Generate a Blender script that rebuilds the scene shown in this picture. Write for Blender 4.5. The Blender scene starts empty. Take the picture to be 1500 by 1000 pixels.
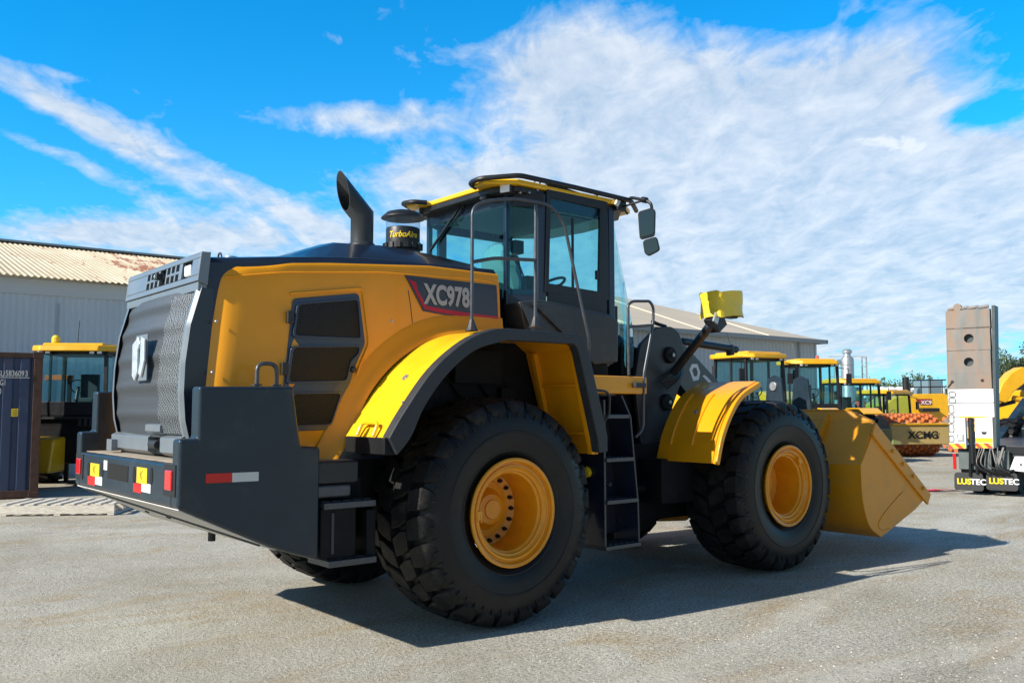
import bpy, bmesh, math, random
from mathutils import Vector, Matrix
R = math.radians
random.seed(7)
scn = bpy.context.scene
C = scn.collection

# ------------------------------------------------------------------ camera
CAM = Vector((-4.5199, -6.896, 1.7094)); TH = .6955; PI_ = .0748; FPX = 1305.6
rv = Vector((math.cos(TH), -math.sin(TH), 0)); d0 = Vector((math.sin(TH), math.cos(TH), 0))
dv = d0*math.cos(PI_) + Vector((0, 0, math.sin(PI_))); uv = d0*(-math.sin(PI_)) + Vector((0, 0, math.cos(PI_)))
cd = bpy.data.cameras.new('camera'); cam = bpy.data.objects.new('camera', cd); C.objects.link(cam)
cam.matrix_world = Matrix.Translation(CAM) @ Matrix((rv, uv, -dv)).transposed().to_4x4()
cd.sensor_width = 36; cd.lens = 36*FPX/1500; cd.clip_end = 5000; cd.clip_start = .05
scn.camera = cam
scn.cycles.transparent_max_bounces = 32
# ------------------------------------------------------------------ sun and sky
SUN = Vector((1.55, -.245, -1.0)).normalized()
sl = bpy.data.lights.new('sun', 'SUN'); sl.energy = 5.0; sl.angle = R(.5); sl.color = (1, .93, .82)
so = bpy.data.objects.new('sun', sl); C.objects.link(so)
so.rotation_euler = SUN.to_track_quat('-Z', 'Y').to_euler()
SE = math.asin(-SUN.z); SA = math.atan2(-SUN.x, -SUN.y)
w = bpy.data.worlds.new('World'); scn.world = w; w.use_nodes = True
scn.view_settings.view_transform = 'Standard'; scn.view_settings.look = 'None'
scn.view_settings.exposure = 0.45; scn.view_settings.gamma = 1

def build_world():
    nt = w.node_tree; N = nt.nodes; L = nt.links
    N.clear()
    def nd(t, **k):
        n = N.new(t)
        for a, b in k.items(): setattr(n, a, b)
        return n
    def m(op, a, b=None, c=None, clamp=False):
        n = N.new('ShaderNodeMath'); n.operation = op; n.use_clamp = clamp
        for i, v in enumerate((a, b, c)):
            if v is None: continue
            if isinstance(v, (int, float)): n.inputs[i].default_value = v
            else: L.new(v, n.inputs[i])
        return n.outputs[0]
    sky = nd('ShaderNodeTexSky'); sky.sky_type = 'NISHITA'; sky.sun_disc = False
    sky.sun_elevation = SE; sky.sun_rotation = SA; sky.ozone_density = 3.0; sky.dust_density = .4; sky.air_density = 1.0
    tc = nd('ShaderNodeTexCoord')
    def dot(vec):
        n = nd('ShaderNodeVectorMath', operation='DOT_PRODUCT'); L.new(tc.outputs['Generated'], n.inputs[0]); n.inputs[1].default_value = vec
        return n.outputs['Value']
    fwd = m('MAXIMUM', dot(d0), .05)
    u = m('DIVIDE', dot(rv), fwd)             # tangent of bearing from the yard's view axis
    v = m('DIVIDE', dot((0, 0, 1)), fwd)
    # cloud deck coordinates: rays hit a flat layer
    sep = nd('ShaderNodeSeparateXYZ'); L.new(tc.outputs['Generated'], sep.inputs[0])
    zz = m('ADD', m('MAXIMUM', sep.outputs[2], 0), .16)
    cx = m('DIVIDE', dot(rv), zz); cy = m('DIVIDE', dot(d0), zz)
    comb = nd('ShaderNodeCombineXYZ'); L.new(cx, comb.inputs[0]); L.new(cy, comb.inputs[1])
    def noise(scale, rot, sx, sy, det=9, rough=.6, dist=.3, off=(0, 0, 0)):
        mp = nd('ShaderNodeMapping'); L.new(comb.outputs[0], mp.inputs[0])
        mp.inputs['Rotation'].default_value = (0, 0, R(rot)); mp.inputs['Scale'].default_value = (sx, sy, 1); mp.inputs['Location'].default_value = off
        n = nd('ShaderNodeTexNoise'); n.inputs['Scale'].default_value = scale; n.inputs['Detail'].default_value = det
        n.inputs['Roughness'].default_value = rough; n.inputs['Distortion'].default_value = dist
        L.new(mp.outputs[0], n.inputs['Vector']); return n.outputs['Fac']
    n1 = noise(1.5, 25, 1, .75, off=(1.3, 2.2, 0))
    n2 = noise(5.5, 30, 1.5, .8, 7, .62, .6, (3, 1, 0))
    n3 = noise(15, 20, 1, .8, 5, .6, .4, (5, 4, 0))
    nn = m('ADD', m('ADD', m('MULTIPLY', n1, .42), m('MULTIPLY', n2, .36)), m('MULTIPLY', n3, .22))
    cov = None
    def px(x, y): return ((x-750)/FPX, (598-y)/FPX*1.0)
    # (x, y, half length, half height, tilt deg, strength) of the cloud banks seen over the yard
    banks = [(1040, 190, 400, 170, 20, .62), (1230, 320, 470, 190, 0, .52), (830, 95, 190, 60, 14, .40),
             (1330, 80, 150, 130, 35, .34), (120, 175, 330, 26, 30, .56), (380, 285, 210, 22, 28, .46), (60, 215, 260, 16, 24, .34), (520, 165, 150, 30, 3, .50),
             (620, 250, 120, 34, 2, .46), (230, 340, 260, 34, 3, .46), (640, 330, 200, 45, 6, .34), (470, 40, 50, 14, 20, .22),
             (1310, 205, 70, 26, -8, .55), (1180, 430, 560, 120, 0, .46), (150, 345, 240, 22, 4, .3), (1440, 240, 160, 50, -20, .2), (80, 100, 90, 10, 15, .24),
             (700, 20, 130, 60, 40, -.30), (1150, 2, 130, 26, 5, -.34), (1445, 165, 75, 26, -15, -.40), (400, 90, 260, 70, 10, -.16), (560, 210, 120, 24, 10, -.10)]
    for (x, y, a, b, t, s) in banks:
        X, Y = px(x, y); a /= FPX; b /= FPX; t = -R(t)
        du = m('SUBTRACT', u, X); dv_ = m('SUBTRACT', v, Y)
        p = m('DIVIDE', m('ADD', m('MULTIPLY', du, math.cos(t)), m('MULTIPLY', dv_, math.sin(t))), a)
        q = m('DIVIDE', m('SUBTRACT', m('MULTIPLY', dv_, math.cos(t)), m('MULTIPLY', du, math.sin(t))), b)
        e = m('EXPONENT', m('MULTIPLY', m('ADD', m('MULTIPLY', p, p), m('MULTIPLY', q, q)), -1.0))
        g = m('MULTIPLY', e, s)
        cov = g if cov is None else m('ADD', cov, g)
    raw = m('ADD', m('SUBTRACT', nn, .5), m('MULTIPLY', m('SUBTRACT', cov, .30), .56))
    ramp = nd('ShaderNodeValToRGB'); L.new(m('ADD', m('MULTIPLY', raw, 1.9), .5), ramp.inputs[0])
    ramp.color_ramp.elements[0].position = .36; ramp.color_ramp.elements[1].position = .78
    e = ramp.color_ramp.elements.new(.56); e.color = (.48, .48, .48, 1)
    # the clouds stand in front of the viewer; overhead and behind the sky is clear
    lo = m('MULTIPLY', m('SUBTRACT', .95, dot((0, 0, 1))), 3.0, clamp=True); lo2 = m('MULTIPLY', m('SUBTRACT', .80, dot((0, 0, 1))), 4.0, clamp=True)
    fr_ = m('MULTIPLY', m('ADD', dot(d0), -.25), 4.0, clamp=True); front = m('MULTIPLY', lo2, fr_)
    dens = m('MULTIPLY', ramp.outputs[0], front)
    # haze near the horizon
    hz = m('EXPONENT', m('MULTIPLY', m('MAXIMUM', v, 0), -9.0))
    # sky hue: deeper and more saturated, as the photo's processing shows it
    tint = nd('ShaderNodeMixRGB', blend_type='MULTIPLY'); tint.inputs[0].default_value = 1
    L.new(sky.outputs[0], tint.inputs[1])
    tm = nd('ShaderNodeMixRGB'); L.new(front, tm.inputs[0]); tm.inputs[1].default_value = (.78, .95, 1.02, 1); tm.inputs[2].default_value = (.02, 1.72, 2.5, 1); L.new(tm.outputs[0], tint.inputs[2])
    skyh = nd('ShaderNodeMixRGB'); L.new(m('MULTIPLY', m('MULTIPLY', hz, .8), m('ADD', m('MULTIPLY', fr_, .75), .25), clamp=True), skyh.inputs[0]); L.new(tint.outputs[0], skyh.inputs[1]); skyh.inputs[2].default_value = (6.0, 7.5, 8.7, 1)
    cl = nd('ShaderNodeMixRGB'); cl.inputs[1].default_value = (4.9, 6.2, 7.8, 1); cl.inputs[2].default_value = (9.2, 9.5, 9.9, 1)
    shade = m('MULTIPLY', m('SUBTRACT', m('ADD', m('MULTIPLY', n2, .65), m('MULTIPLY', n3, .35)), .36), 3.4, clamp=True)
    bx_, by_ = px(1312, 205)
    pb = m('DIVIDE', m('SUBTRACT', u, bx_), 62/FPX); qb = m('DIVIDE', m('SUBTRACT', v, by_), 24/FPX)
    spot = m('EXPONENT', m('MULTIPLY', m('ADD', m('MULTIPLY', pb, pb), m('MULTIPLY', qb, qb)), -1.0)); spot = m('MULTIPLY', m('SUBTRACT', m('ADD', spot, m('MULTIPLY', m('SUBTRACT', m('ADD', n2, n3), 1.0), 2.6)), .45), 1.5, clamp=True)
    shade = m('MAXIMUM', m('MULTIPLY', shade, .88), spot)
    L.new(shade, cl.inputs[0])
    mix = nd('ShaderNodeMixRGB'); L.new(m('MULTIPLY', dens, .88), mix.inputs[0]); L.new(skyh.outputs[0], mix.inputs[1]); L.new(cl.outputs[0], mix.inputs[2])
    bg = nd('ShaderNodeBackground'); bg.inputs[1].default_value = .075; L.new(mix.outputs[0], bg.inputs[0])
    out = nd('ShaderNodeOutputWorld'); L.new(bg.outputs[0], out.inputs[0])
build_world()

# ------------------------------------------------------------------ measuring helpers
def ray(px, py): return dv + rv*((px-750)/FPX) + uv*((500-py)/FPX)
def on(px, py, ax, val):
    q = ray(px, py); return CAM + q*((val-CAM[ax])/q[ax])
def S(px, py, y):                       # point of the side plane y = const -> (x, z)
    p = on(px, py, 1, y); return (p.x, p.z)
def P3(px, py, y): return on(px, py, 1, y)
def far(px, py, D):                     # point D metres off along the ground
    q = ray(px, py); return CAM + q*(D/q.dot(d0))
def gnd(px, D): 
    p = far(px, 598, D); return Vector((p.x, p.y, 0))

# ------------------------------------------------------------------ materials
MATS = {}
def mat(name, col, rough=.5, metal=0, spec=.5, coat=0, var=0, vscale=8, bump=0, bscale=60, dirt=None, emit=None, stretch=None, dirtamt=.5, dscale=3):
    mt = bpy.data.materials.new(name); mt.use_nodes = True; nt = mt.node_tree; b = nt.nodes['Principled BSDF']; L = nt.links
    b.inputs['Base Color'].default_value = (*col, 1); b.inputs['Roughness'].default_value = rough; b.inputs['Metallic'].default_value = metal
    b.inputs['Specular IOR Level'].default_value = spec; b.inputs['Coat Weight'].default_value = coat; b.inputs['Coat Roughness'].default_value = .06
    tc = nt.nodes.new('ShaderNodeTexCoord'); vec = tc.outputs['Object']
    if stretch:
        mp = nt.nodes.new('ShaderNodeMapping'); mp.inputs['Scale'].default_value = stretch; L.new(vec, mp.inputs[0]); vec = mp.outputs[0]
    last = None
    if var:
        n = nt.nodes.new('ShaderNodeTexNoise'); n.inputs['Scale'].default_value = vscale; n.inputs['Detail'].default_value = 6; L.new(vec, n.inputs['Vector'])
        rp = nt.nodes.new('ShaderNodeValToRGB'); L.new(n.outputs['Fac'], rp.inputs[0])
        rp.color_ramp.elements[0].position = .3; rp.color_ramp.elements[1].position = .7
        rp.color_ramp.elements[0].color = (*[max(c*(1-var), 0) for c in col], 1); rp.color_ramp.elements[1].color = (*[min(c*(1+var), 1) for c in col], 1)
        last = rp.outputs[0]
        rr = nt.nodes.new('ShaderNodeMapRange'); rr.inputs[3].default_value = max(rough-.12, .03); rr.inputs[4].default_value = rough+.12
        L.new(n.outputs['Fac'], rr.inputs[0]); L.new(rr.outputs[0], b.inputs['Roughness'])
    if dirt:
        n = nt.nodes.new('ShaderNodeTexNoise'); n.inputs['Scale'].default_value = dscale; n.inputs['Detail'].default_value = 9; n.inputs['Roughness'].default_value = .7; L.new(vec, n.inputs['Vector'])
        rp = nt.nodes.new('ShaderNodeValToRGB'); L.new(n.outputs['Fac'], rp.inputs[0]); rp.color_ramp.elements[0].position = .5; rp.color_ramp.elements[1].position = .68
        rp.color_ramp.elements[1].color = (dirtamt, dirtamt, dirtamt, 1)
        mx = nt.nodes.new('ShaderNodeMixRGB'); L.new(rp.outputs[0], mx.inputs[0])
        if last: L.new(last, mx.inputs[1])
        else: mx.inputs[1].default_value = (*col, 1)
        mx.inputs[2].default_value = (*dirt, 1); last = mx.outputs[0]
    if last: L.new(last, b.inputs['Base Color'])
    if bump:
        n = nt.nodes.new('ShaderNodeTexNoise'); n.inputs['Scale'].default_value = bscale; n.inputs['Detail'].default_value = 5; L.new(vec, n.inputs['Vector'])
        bp = nt.nodes.new('ShaderNodeBump'); bp.inputs['Strength'].default_value = bump; bp.inputs['Distance'].default_value = .02
        L.new(n.outputs['Fac'], bp.inputs['Height']); L.new(bp.outputs[0], b.inputs['Normal'])
    if emit:
        b.inputs['Emission Color'].default_value = (*emit[0], 1); b.inputs['Emission Strength'].default_value = emit[1]
    MATS[name] = mt; return mt
yellow = mat('yellow_paint', (.86, .35, .006), .33, spec=.4, coat=.28, var=.05, vscale=3, bump=.015, bscale=9)
lemon = mat('sunlit_yellow', (.86, .52, .012), .36, coat=.2, var=.06, vscale=5, bump=.02, bscale=20)  # the yellow paint again, sunlight on rear fenders and roof put into its colour
wheely = mat('rim_yellow', (.82, .32, .006), .36, coat=.25, var=.08, vscale=8, bump=.03, bscale=30)
bucky = mat('bucket_yellow', (.74, .30, .012), .38, spec=.35, coat=.1, var=.06, vscale=3, dirt=(.32, .21, .07), dirtamt=.35, bump=.03, bscale=12)
slate = mat('slate_paint', (.015, .029, .045), .36, spec=.4, coat=.1, var=.1, vscale=3, dirt=(.05, .062, .07), dirtamt=.55, dscale=2.6, bump=.10, bscale=45)
navy = mat('hood_navy', (.012, .02, .04), .3, coat=.3, var=.1, vscale=5)
black = mat('black_paint', (.012, .014, .018), .45, var=.2, vscale=9)
chass = mat('chassis_black', (.006, .007, .009), .65, spec=.25, var=.3, vscale=7, dirt=(.03, .027, .024), dirtamt=.3)
plast = mat('black_plastic', (.024, .026, .030), .5, var=.15, vscale=30, bump=.12, bscale=400)
gplast = mat('skirt_plastic', (.035, .040, .045), .45, var=.1, vscale=10, dirt=(.09, .09, .085), dirtamt=.5, bump=.1, bscale=300)
rubber = mat('tyre_rubber', (.009, .0092, .010), .62, spec=.25, var=.3, vscale=7, dirt=(.060, .052, .042), dirtamt=.5, dscale=5, bump=.3, bscale=70)
sidew = mat('sidewall_rubber', (.0065, .007, .0085), .42, spec=.32, var=.25, vscale=5, dirt=(.028, .026, .024), dirtamt=.35, dscale=2.5, bump=.1, bscale=120)
lipr = mat('fender_rubber', (.028, .031, .036), .55, var=.15, vscale=14, bump=.12, bscale=200)
silver = mat('grille_silver', (.20, .235, .27), .34, metal=.25, var=.06, vscale=5)
steel = mat('rail_steel', (.085, .092, .105), .38, metal=.5, var=.15, vscale=25)
galv = mat('galvanised', (.5, .52, .53), .35, metal=.7, var=.15, vscale=10)
chrome = mat('chrome', (.75, .8, .85), .12, metal=1)
emb = mat('emblem_silver', (.72, .76, .80), .32, metal=.5, var=.1, vscale=20)
bolt = mat('bolt_steel', (.35, .35, .34), .35, metal=.8)
darkbolt = mat('dark_bolt', (.03, .03, .03), .35, metal=.6)
redl = mat('red_lens', (.62, .015, .02), .15, coat=.6)
whitel = mat('lamp_lens', (.78, .8, .82), .12, coat=.6)
redr = mat('red_tape', (.62, .015, .012), .35)
white = mat('white_paint', (.78, .79, .80), .45, var=.03, vscale=4)
stick = mat('sticker_yellow', (.80, .58, .02), .4, var=.05)
cloth = mat('yellow_cloth', (.84, .60, .03), .5, coat=.2, bump=.5, bscale=14)
red = mat('decal_red', (.48, .012, .03), .35)
decal = mat('decal_grey', (.045, .05, .062), .3, coat=.3)
dtext = mat('decal_silver', (.42, .44, .47), .4)
seatm = mat('seat_fabric', (.03, .035, .04), .7)
film = mat('plastic_film', (.45, .55, .52), .12, bump=1.2, bscale=25)
inner = mat('cab_trim', (.10, .12, .13), .6)
orange = mat('orange_paint', (.62, .14, .02), .45, var=.15, vscale=10)
rustpad = mat('drum_pad', (.58, .15, .035), .6, var=.25, vscale=12, dirt=(.3, .22, .15))
wood = mat('weathered_wood', (.66, .62, .54), .8, var=.2, vscale=12, stretch=(1, 8, 8), bump=.3)
khaki = mat('blade_paint', (.50, .36, .13), .5, var=.1, vscale=3, dirt=(.36, .28, .16))
yellow2 = mat('far_yellow', (.82, .43, .010), .35, coat=.2, var=.08, vscale=4)
glowr = mat('beacon_red', (.75, .12, .08), .3)
ragm = mat('red_rag', (.6, .03, .06), .8, bump=.6, bscale=20)
mirror = mat('mirror_glass', (.10, .115, .12), .08, metal=1)
pale = mat('pale_panel', (.62, .63, .62), .5, var=.06)

def glassmat(name, tint, gl=.08):
    mt = bpy.data.materials.new(name); mt.use_nodes = True; nt = mt.node_tree; nt.nodes.clear(); L = nt.links
    o = nt.nodes.new('ShaderNodeOutputMaterial'); t = nt.nodes.new('ShaderNodeBsdfTransparent'); t.inputs[0].default_value = (*tint, 1)
    g = nt.nodes.new('ShaderNodeBsdfGlossy'); g.inputs[0].default_value = (.9, 1, 1, 1); g.inputs['Roughness'].default_value = .02
    lw = nt.nodes.new('ShaderNodeLayerWeight'); lw.inputs['Blend'].default_value = .5
    pw = nt.nodes.new('ShaderNodeMath'); pw.operation = 'POWER'; L.new(lw.outputs['Facing'], pw.inputs[0]); pw.inputs[1].default_value = 4.0
    fr = nt.nodes.new('ShaderNodeMath'); fr.operation = 'MULTIPLY_ADD'; L.new(pw.outputs[0], fr.inputs[0]); fr.inputs[1].default_value = .55; fr.inputs[2].default_value = .03
    mx = nt.nodes.new('ShaderNodeMixShader'); L.new(fr.outputs[0], mx.inputs[0]); L.new(t.outputs[0], mx.inputs[1]); L.new(g.outputs[0], mx.inputs[2]); L.new(mx.outputs[0], o.inputs[0])
    return mt
glass = glassmat('tinted_glass', (.66, .91, .935)); teal = glassmat('windscreen_glass', (.50, .80, .84)); clear = glassmat('clear_plastic', (.8, .85, .9))

def meshmat(name, base, hole, scale, bump=.4, shine=None):
    """perforated sheet: round holes in a metal sheet"""
    mt = bpy.data.materials.new(name); mt.use_nodes = True; nt = mt.node_tree; L = nt.links; b = nt.nodes['Principled BSDF']
    tc = nt.nodes.new('ShaderNodeTexCoord'); sp = nt.nodes.new('ShaderNodeSeparateXYZ'); L.new(tc.outputs['Object'], sp.inputs[0])
    def m(op, a, b_=None):
        n = nt.nodes.new('ShaderNodeMath'); n.operation = op
        for i, v in enumerate((a, b_)):
            if v is None: continue
            if isinstance(v, (int, float)): n.inputs[i].default_value = v
            else: L.new(v, n.inputs[i])
        return n.outputs[0]
    h = m('ADD', sp.outputs[0], sp.outputs[1])
    a = m('SINE', m('MULTIPLY', h, scale)); c = m('SINE', m('MULTIPLY', sp.outputs[2], scale))
    k = m('MULTIPLY', m('MULTIPLY', a, c), 1.0)
    rp = nt.nodes.new('ShaderNodeValToRGB'); L.new(m('ADD', m('MULTIPLY', k, .5), .5), rp.inputs[0])
    rp.color_ramp.elements[0].position = .42; rp.color_ramp.elements[1].position = .58
    rp.color_ramp.elements[0].color = (*hole, 1); rp.color_ramp.elements[1].color = (*base, 1)
    L.new(rp.outputs[0], b.inputs['Base Color']); b.inputs['Roughness'].default_value = .4; b.inputs['Metallic'].default_value = .3
    bp = nt.nodes.new('ShaderNodeBump'); bp.inputs['Strength'].default_value = bump; bp.inputs['Distance'].default_value = .01
    L.new(k, bp.inputs['Height']); L.new(bp.outputs[0], b.inputs['Normal'])
    return mt
grm = meshmat('grille_mesh', (.135, .15, .165), (.018, .02, .024), 2*math.pi/.020)
dmesh = meshmat('door_mesh', (.010, .011, .014), (.002, .002, .003), 2*math.pi/.022)

def stripes(name, c1, c2, freq, axis='diag', rough=.5):
    mt = bpy.data.materials.new(name); mt.use_nodes = True; nt = mt.node_tree; L = nt.links; b = nt.nodes['Principled BSDF']
    tc = nt.nodes.new('ShaderNodeTexCoord'); sp = nt.nodes.new('ShaderNodeSeparateXYZ'); L.new(tc.outputs['Object'], sp.inputs[0])
    a = nt.nodes.new('ShaderNodeMath'); a.operation = 'ADD'; L.new(sp.outputs[0], a.inputs[0]); L.new(sp.outputs[2], a.inputs[1])
    q = nt.nodes.new('ShaderNodeMath'); q.operation = 'MULTIPLY'; L.new(a.outputs[0], q.inputs[0]); q.inputs[1].default_value = freq
    f = nt.nodes.new('ShaderNodeMath'); f.operation = 'FRACT'; L.new(q.outputs[0], f.inputs[0])
    g = nt.nodes.new('ShaderNodeMath'); g.operation = 'GREATER_THAN'; L.new(f.outputs[0], g.inputs[0]); g.inputs[1].default_value = .5
    mx = nt.nodes.new('ShaderNodeMixRGB'); L.new(g.outputs[0], mx.inputs[0]); mx.inputs[1].default_value = (*c1, 1); mx.inputs[2].default_value = (*c2, 1)
    L.new(mx.outputs[0], b.inputs['Base Color']); b.inputs['Roughness'].default_value = rough; return mt
chev = stripes('chevron_tape', (.75, .6, .03), (.6, .06, .02), 5.5)

# ------------------------------------------------------------------ mesh builder
class MB:
    def __init__(s): s.v = []; s.f = []; s.mi = []; s.mats = []
    def _m(s, m):
        if m not in s.mats: s.mats.append(m)
        return s.mats.index(m)
    def add(s, vs, fs, m=None):
        o = len(s.v); s.v += [Vector(p) for p in vs]; k = s._m(m)
        for f in fs: s.f.append([i+o for i in f]); s.mi.append(k)
    def box(s, c, size, m=None, rot=None):
        c = Vector(c); x, y, z = [q/2 for q in size]
        vs = [Vector(p) for p in ((-x,-y,-z),(x,-y,-z),(x,y,-z),(-x,y,-z),(-x,-y,z),(x,-y,z),(x,y,z),(-x,y,z))]
        if rot is not None:
            vs = [rot @ p for p in vs]
        s.add([c+p for p in vs], [(3,2,1,0),(4,5,6,7),(0,1,5,4),(1,2,6,5),(2,3,7,6),(3,0,4,7)], m)
    def span(s, a, b, m=None):
        s.box([(a[i]+b[i])/2 for i in range(3)], [abs(b[i]-a[i]) for i in range(3)], m)
    def prism(s, pts, off, m=None):
        n = len(pts); pts = [Vector(p) for p in pts]; off = Vector(off)
        nr = Vector()
        for i in range(n): nr += pts[i].cross(pts[(i+1) % n])
        if nr.dot(off) > 0: pts = pts[::-1]
        fs = [list(range(n)), list(range(2*n-1, n-1, -1))]
        for i in range(n): j = (i+1) % n; fs.append((j, i, i+n, j+n))
        s.add(pts+[p+off for p in pts], fs, m)
    def side(s, xz, y0, y1, m=None):
        s.prism([(x, y0, z) for x, z in xz], (0, y1-y0, 0), m)
    def tube(s, path, r, m=None, seg=10, cap=True, radii=None):
        path = [Vector(p) for p in path]; n = len(path); rings = []
        prev = None
        for i, p in enumerate(path):
            a = (path[i]-path[i-1]).normalized() if i else None; b = (path[i+1]-path[i]).normalized() if i < n-1 else None
            t = (a+b).normalized() if a is not None and b is not None else (a if a is not None else b)
            if prev is None:
                ref = Vector((0, 0, 1)) if abs(t.z) < .9 else Vector((1, 0, 0)); e = (ref - t*ref.dot(t)).normalized()
            else: e = (prev - t*prev.dot(t)).normalized()
            prev = e; g = t.cross(e); k = 1
            if a is not None and b is not None:
                k = 1
            rr = radii[i] if radii else r
            rings.append([p+(e*math.cos(q)+g*math.sin(q))*rr*k for q in [2*math.pi*j/seg for j in range(seg)]])
        vs = [q for rg in rings for q in rg]; fs = []
        for i in range(n-1):
            for j in range(seg):
                k = (j+1) % seg; fs.append((i*seg+j, i*seg+k, (i+1)*seg+k, (i+1)*seg+j))
        if cap: fs.append(list(range(seg))[::-1]); fs.append([(n-1)*seg+j for j in range(seg)])
        s.add(vs, fs, m)
    def lathe(s, prof, o, ax, m=None, seg=48, ref=None):
        o = Vector(o); ax = Vector(ax).normalized(); e = Vector((0, 0, 1)) if abs(ax.z) < .9 else Vector((1, 0, 0)); e = (e-ax*e.dot(ax)).normalized(); g = ax.cross(e)
        vs = []; fs = []
        for r_, h in prof:
            for j in range(seg):
                q = 2*math.pi*j/seg; vs.append(o+ax*h+(e*math.cos(q)+g*math.sin(q))*max(r_, .0001))
        for i in range(len(prof)-1):
            for j in range(seg):
                k = (j+1) % seg; fs.append((i*seg+j, i*seg+k, (i+1)*seg+k, (i+1)*seg+j))
        s.add(vs, fs, m)
    def sheet(s, xz, y0, y1, th, m=None):
        """bent plate: open path in x-z, thickness th to the right-hand side, spans y0..y1"""
        n = len(xz); out = []
        for i in range(n):
            a = Vector(xz[max(i-1, 0)]); b = Vector(xz[min(i+1, n-1)]); t = (b-a).normalized(); out.append((xz[i][0]+t.y*th, xz[i][1]-t.x*th))
        vs = [];
        for (x, z), (x2, z2) in zip(xz, out): vs += [(x, y0, z), (x, y1, z), (x2, y1, z2), (x2, y0, z2)]
        fs = []
        for i in range(n-1):
            a = i*4; b = a+4
            for j in range(4): k = (j+1) % 4; fs.append((a+j, b+j, b+k, a+k))
        fs.append((0, 1, 2, 3)); fs.append((4*n-1, 4*n-2, 4*n-3, 4*n-4))
        s.add(vs, fs, m)
    def grid(s, rows, m=None, flip=False):
        nr, nc = len(rows), len(rows[0]); vs = [p for r_ in rows for p in r_]; fs = []
        for i in range(nr-1):
            for j in range(nc-1):
                q = (i*nc+j, i*nc+j+1, (i+1)*nc+j+1, (i+1)*nc+j); fs.append(q[::-1] if flip else q)
        s.add(vs, fs, m)
    def build(s, name, m=None, parent=None, bevel=0, smooth=True, seg=2, loc=None, ang=35, fix=True):
        me = bpy.data.meshes.new(name); o_ = Vector(loc) if loc else Vector()
        me.from_pydata([p-o_ for p in s.v], [], s.f)
        mats = [x if x is not None else m for x in s.mats]
        for x in mats: me.materials.append(x)
        for p, i in zip(me.polygons, s.mi): p.material_index = i
        if fix:
            bm = bmesh.new(); bm.from_mesh(me); bmesh.ops.recalc_face_normals(bm, faces=bm.faces); bm.to_mesh(me); bm.free()
        if smooth: me.shade_smooth(); me.set_sharp_from_angle(angle=R(ang))
        ob = bpy.data.objects.new(name, me); C.objects.link(ob)
        if loc: ob.location = loc
        if bevel:
            b = ob.modifiers.new('bevel', 'BEVEL'); b.width = bevel; b.segments = seg; b.limit_method = 'ANGLE'; b.angle_limit = R(32); b.harden_normals = True
        if parent is not None: ob.parent = parent
        return ob

def tag(o, label=None, cat=None, group=None, kind=None):
    for k, v in (('label', label), ('category', cat), ('group', group), ('kind', kind)):
        if v: o[k] = v
    return o
def empty(name, loc=(0, 0, 0), rz=0, parent=None):
    o = bpy.data.objects.new(name, None); C.objects.link(o); o.location = loc; o.rotation_euler = (0, 0, rz); o.empty_display_size = .3
    if parent is not None: o.parent = parent
    return o
def kids(o): return [c for c in bpy.data.objects if c.parent == o]
def copy_tree(o, parent=None):
    c = o.copy(); C.objects.link(c)
    if parent is not None: c.parent = parent
    for ch in kids(o): copy_tree(ch, c)
    return c
def text(name, s, size, m, parent, loc, rot, bold=.0, shear=0, ext=.002, sx=1, align='LEFT', spacing=1):
    cu = bpy.data.curves.new(name, 'FONT'); cu.body = s; cu.size = size; cu.extrude = ext; cu.offset = bold; cu.shear = shear; cu.align_x = align; cu.space_character = spacing
    t = bpy.data.objects.new(name, cu); C.objects.link(t)
    dg = bpy.context.evaluated_depsgraph_get(); me = bpy.data.meshes.new_from_object(t.evaluated_get(dg))
    bpy.data.objects.remove(t); bpy.data.curves.remove(cu)
    me.materials.clear(); me.materials.append(m)
    for p in me.polygons: p.material_index = 0
    o = bpy.data.objects.new(name, me); C.objects.link(o); o.location = loc; o.rotation_euler = rot; o.scale = (sx, 1, 1)
    if parent is not None: o.parent = parent
    return o
def arc(pts, n=6):
    """Catmull-Rom through 2D/3D points"""
    P = [Vector(p) for p in pts]; out = []
    for i in range(len(P)-1):
        p0 = P[i-1] if i else P[0]*2-P[1]; p1 = P[i]; p2 = P[i+1]; p3 = P[i+2] if i+2 < len(P) else P[-1]*2-P[-2]
        for k in range(n):
            t = k/n; out.append(.5*((2*p1)+(-p0+p2)*t+(2*p0-5*p1+4*p2-p3)*t*t+(-p0+3*p1-3*p2+p3)*t**3))
    out.append(P[-1]); return [tuple(p) for p in out]
def filletpath(pts, r=.06, n=5):
    P = [Vector(p) for p in pts]; out = [P[0]]
    for i in range(1, len(P)-1):
        a = (P[i-1]-P[i]); b = (P[i+1]-P[i]); ra = min(r, a.length*.45, b.length*.45); A = P[i]+a.normalized()*ra; B = P[i]+b.normalized()*ra
        for k in range(n+1):
            t = k/n; out.append(A*(1-t)**2+P[i]*2*t*(1-t)+B*t*t)
    out.append(P[-1]); return out
def roundpoly(pts, r=.03, n=4):
    P = [Vector(p) for p in pts]; out = []; N = len(P)
    for i in range(N):
        a = P[i-1]-P[i]; b = P[(i+1) % N]-P[i]; ra = min(r, a.length*.45, b.length*.45); A = P[i]+a.normalized()*ra; B = P[i]+b.normalized()*ra
        for k in range(n+1):
            t = k/n; out.append(tuple(A*(1-t)**2+P[i]*2*t*(1-t)+B*t*t))
    return out
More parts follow.
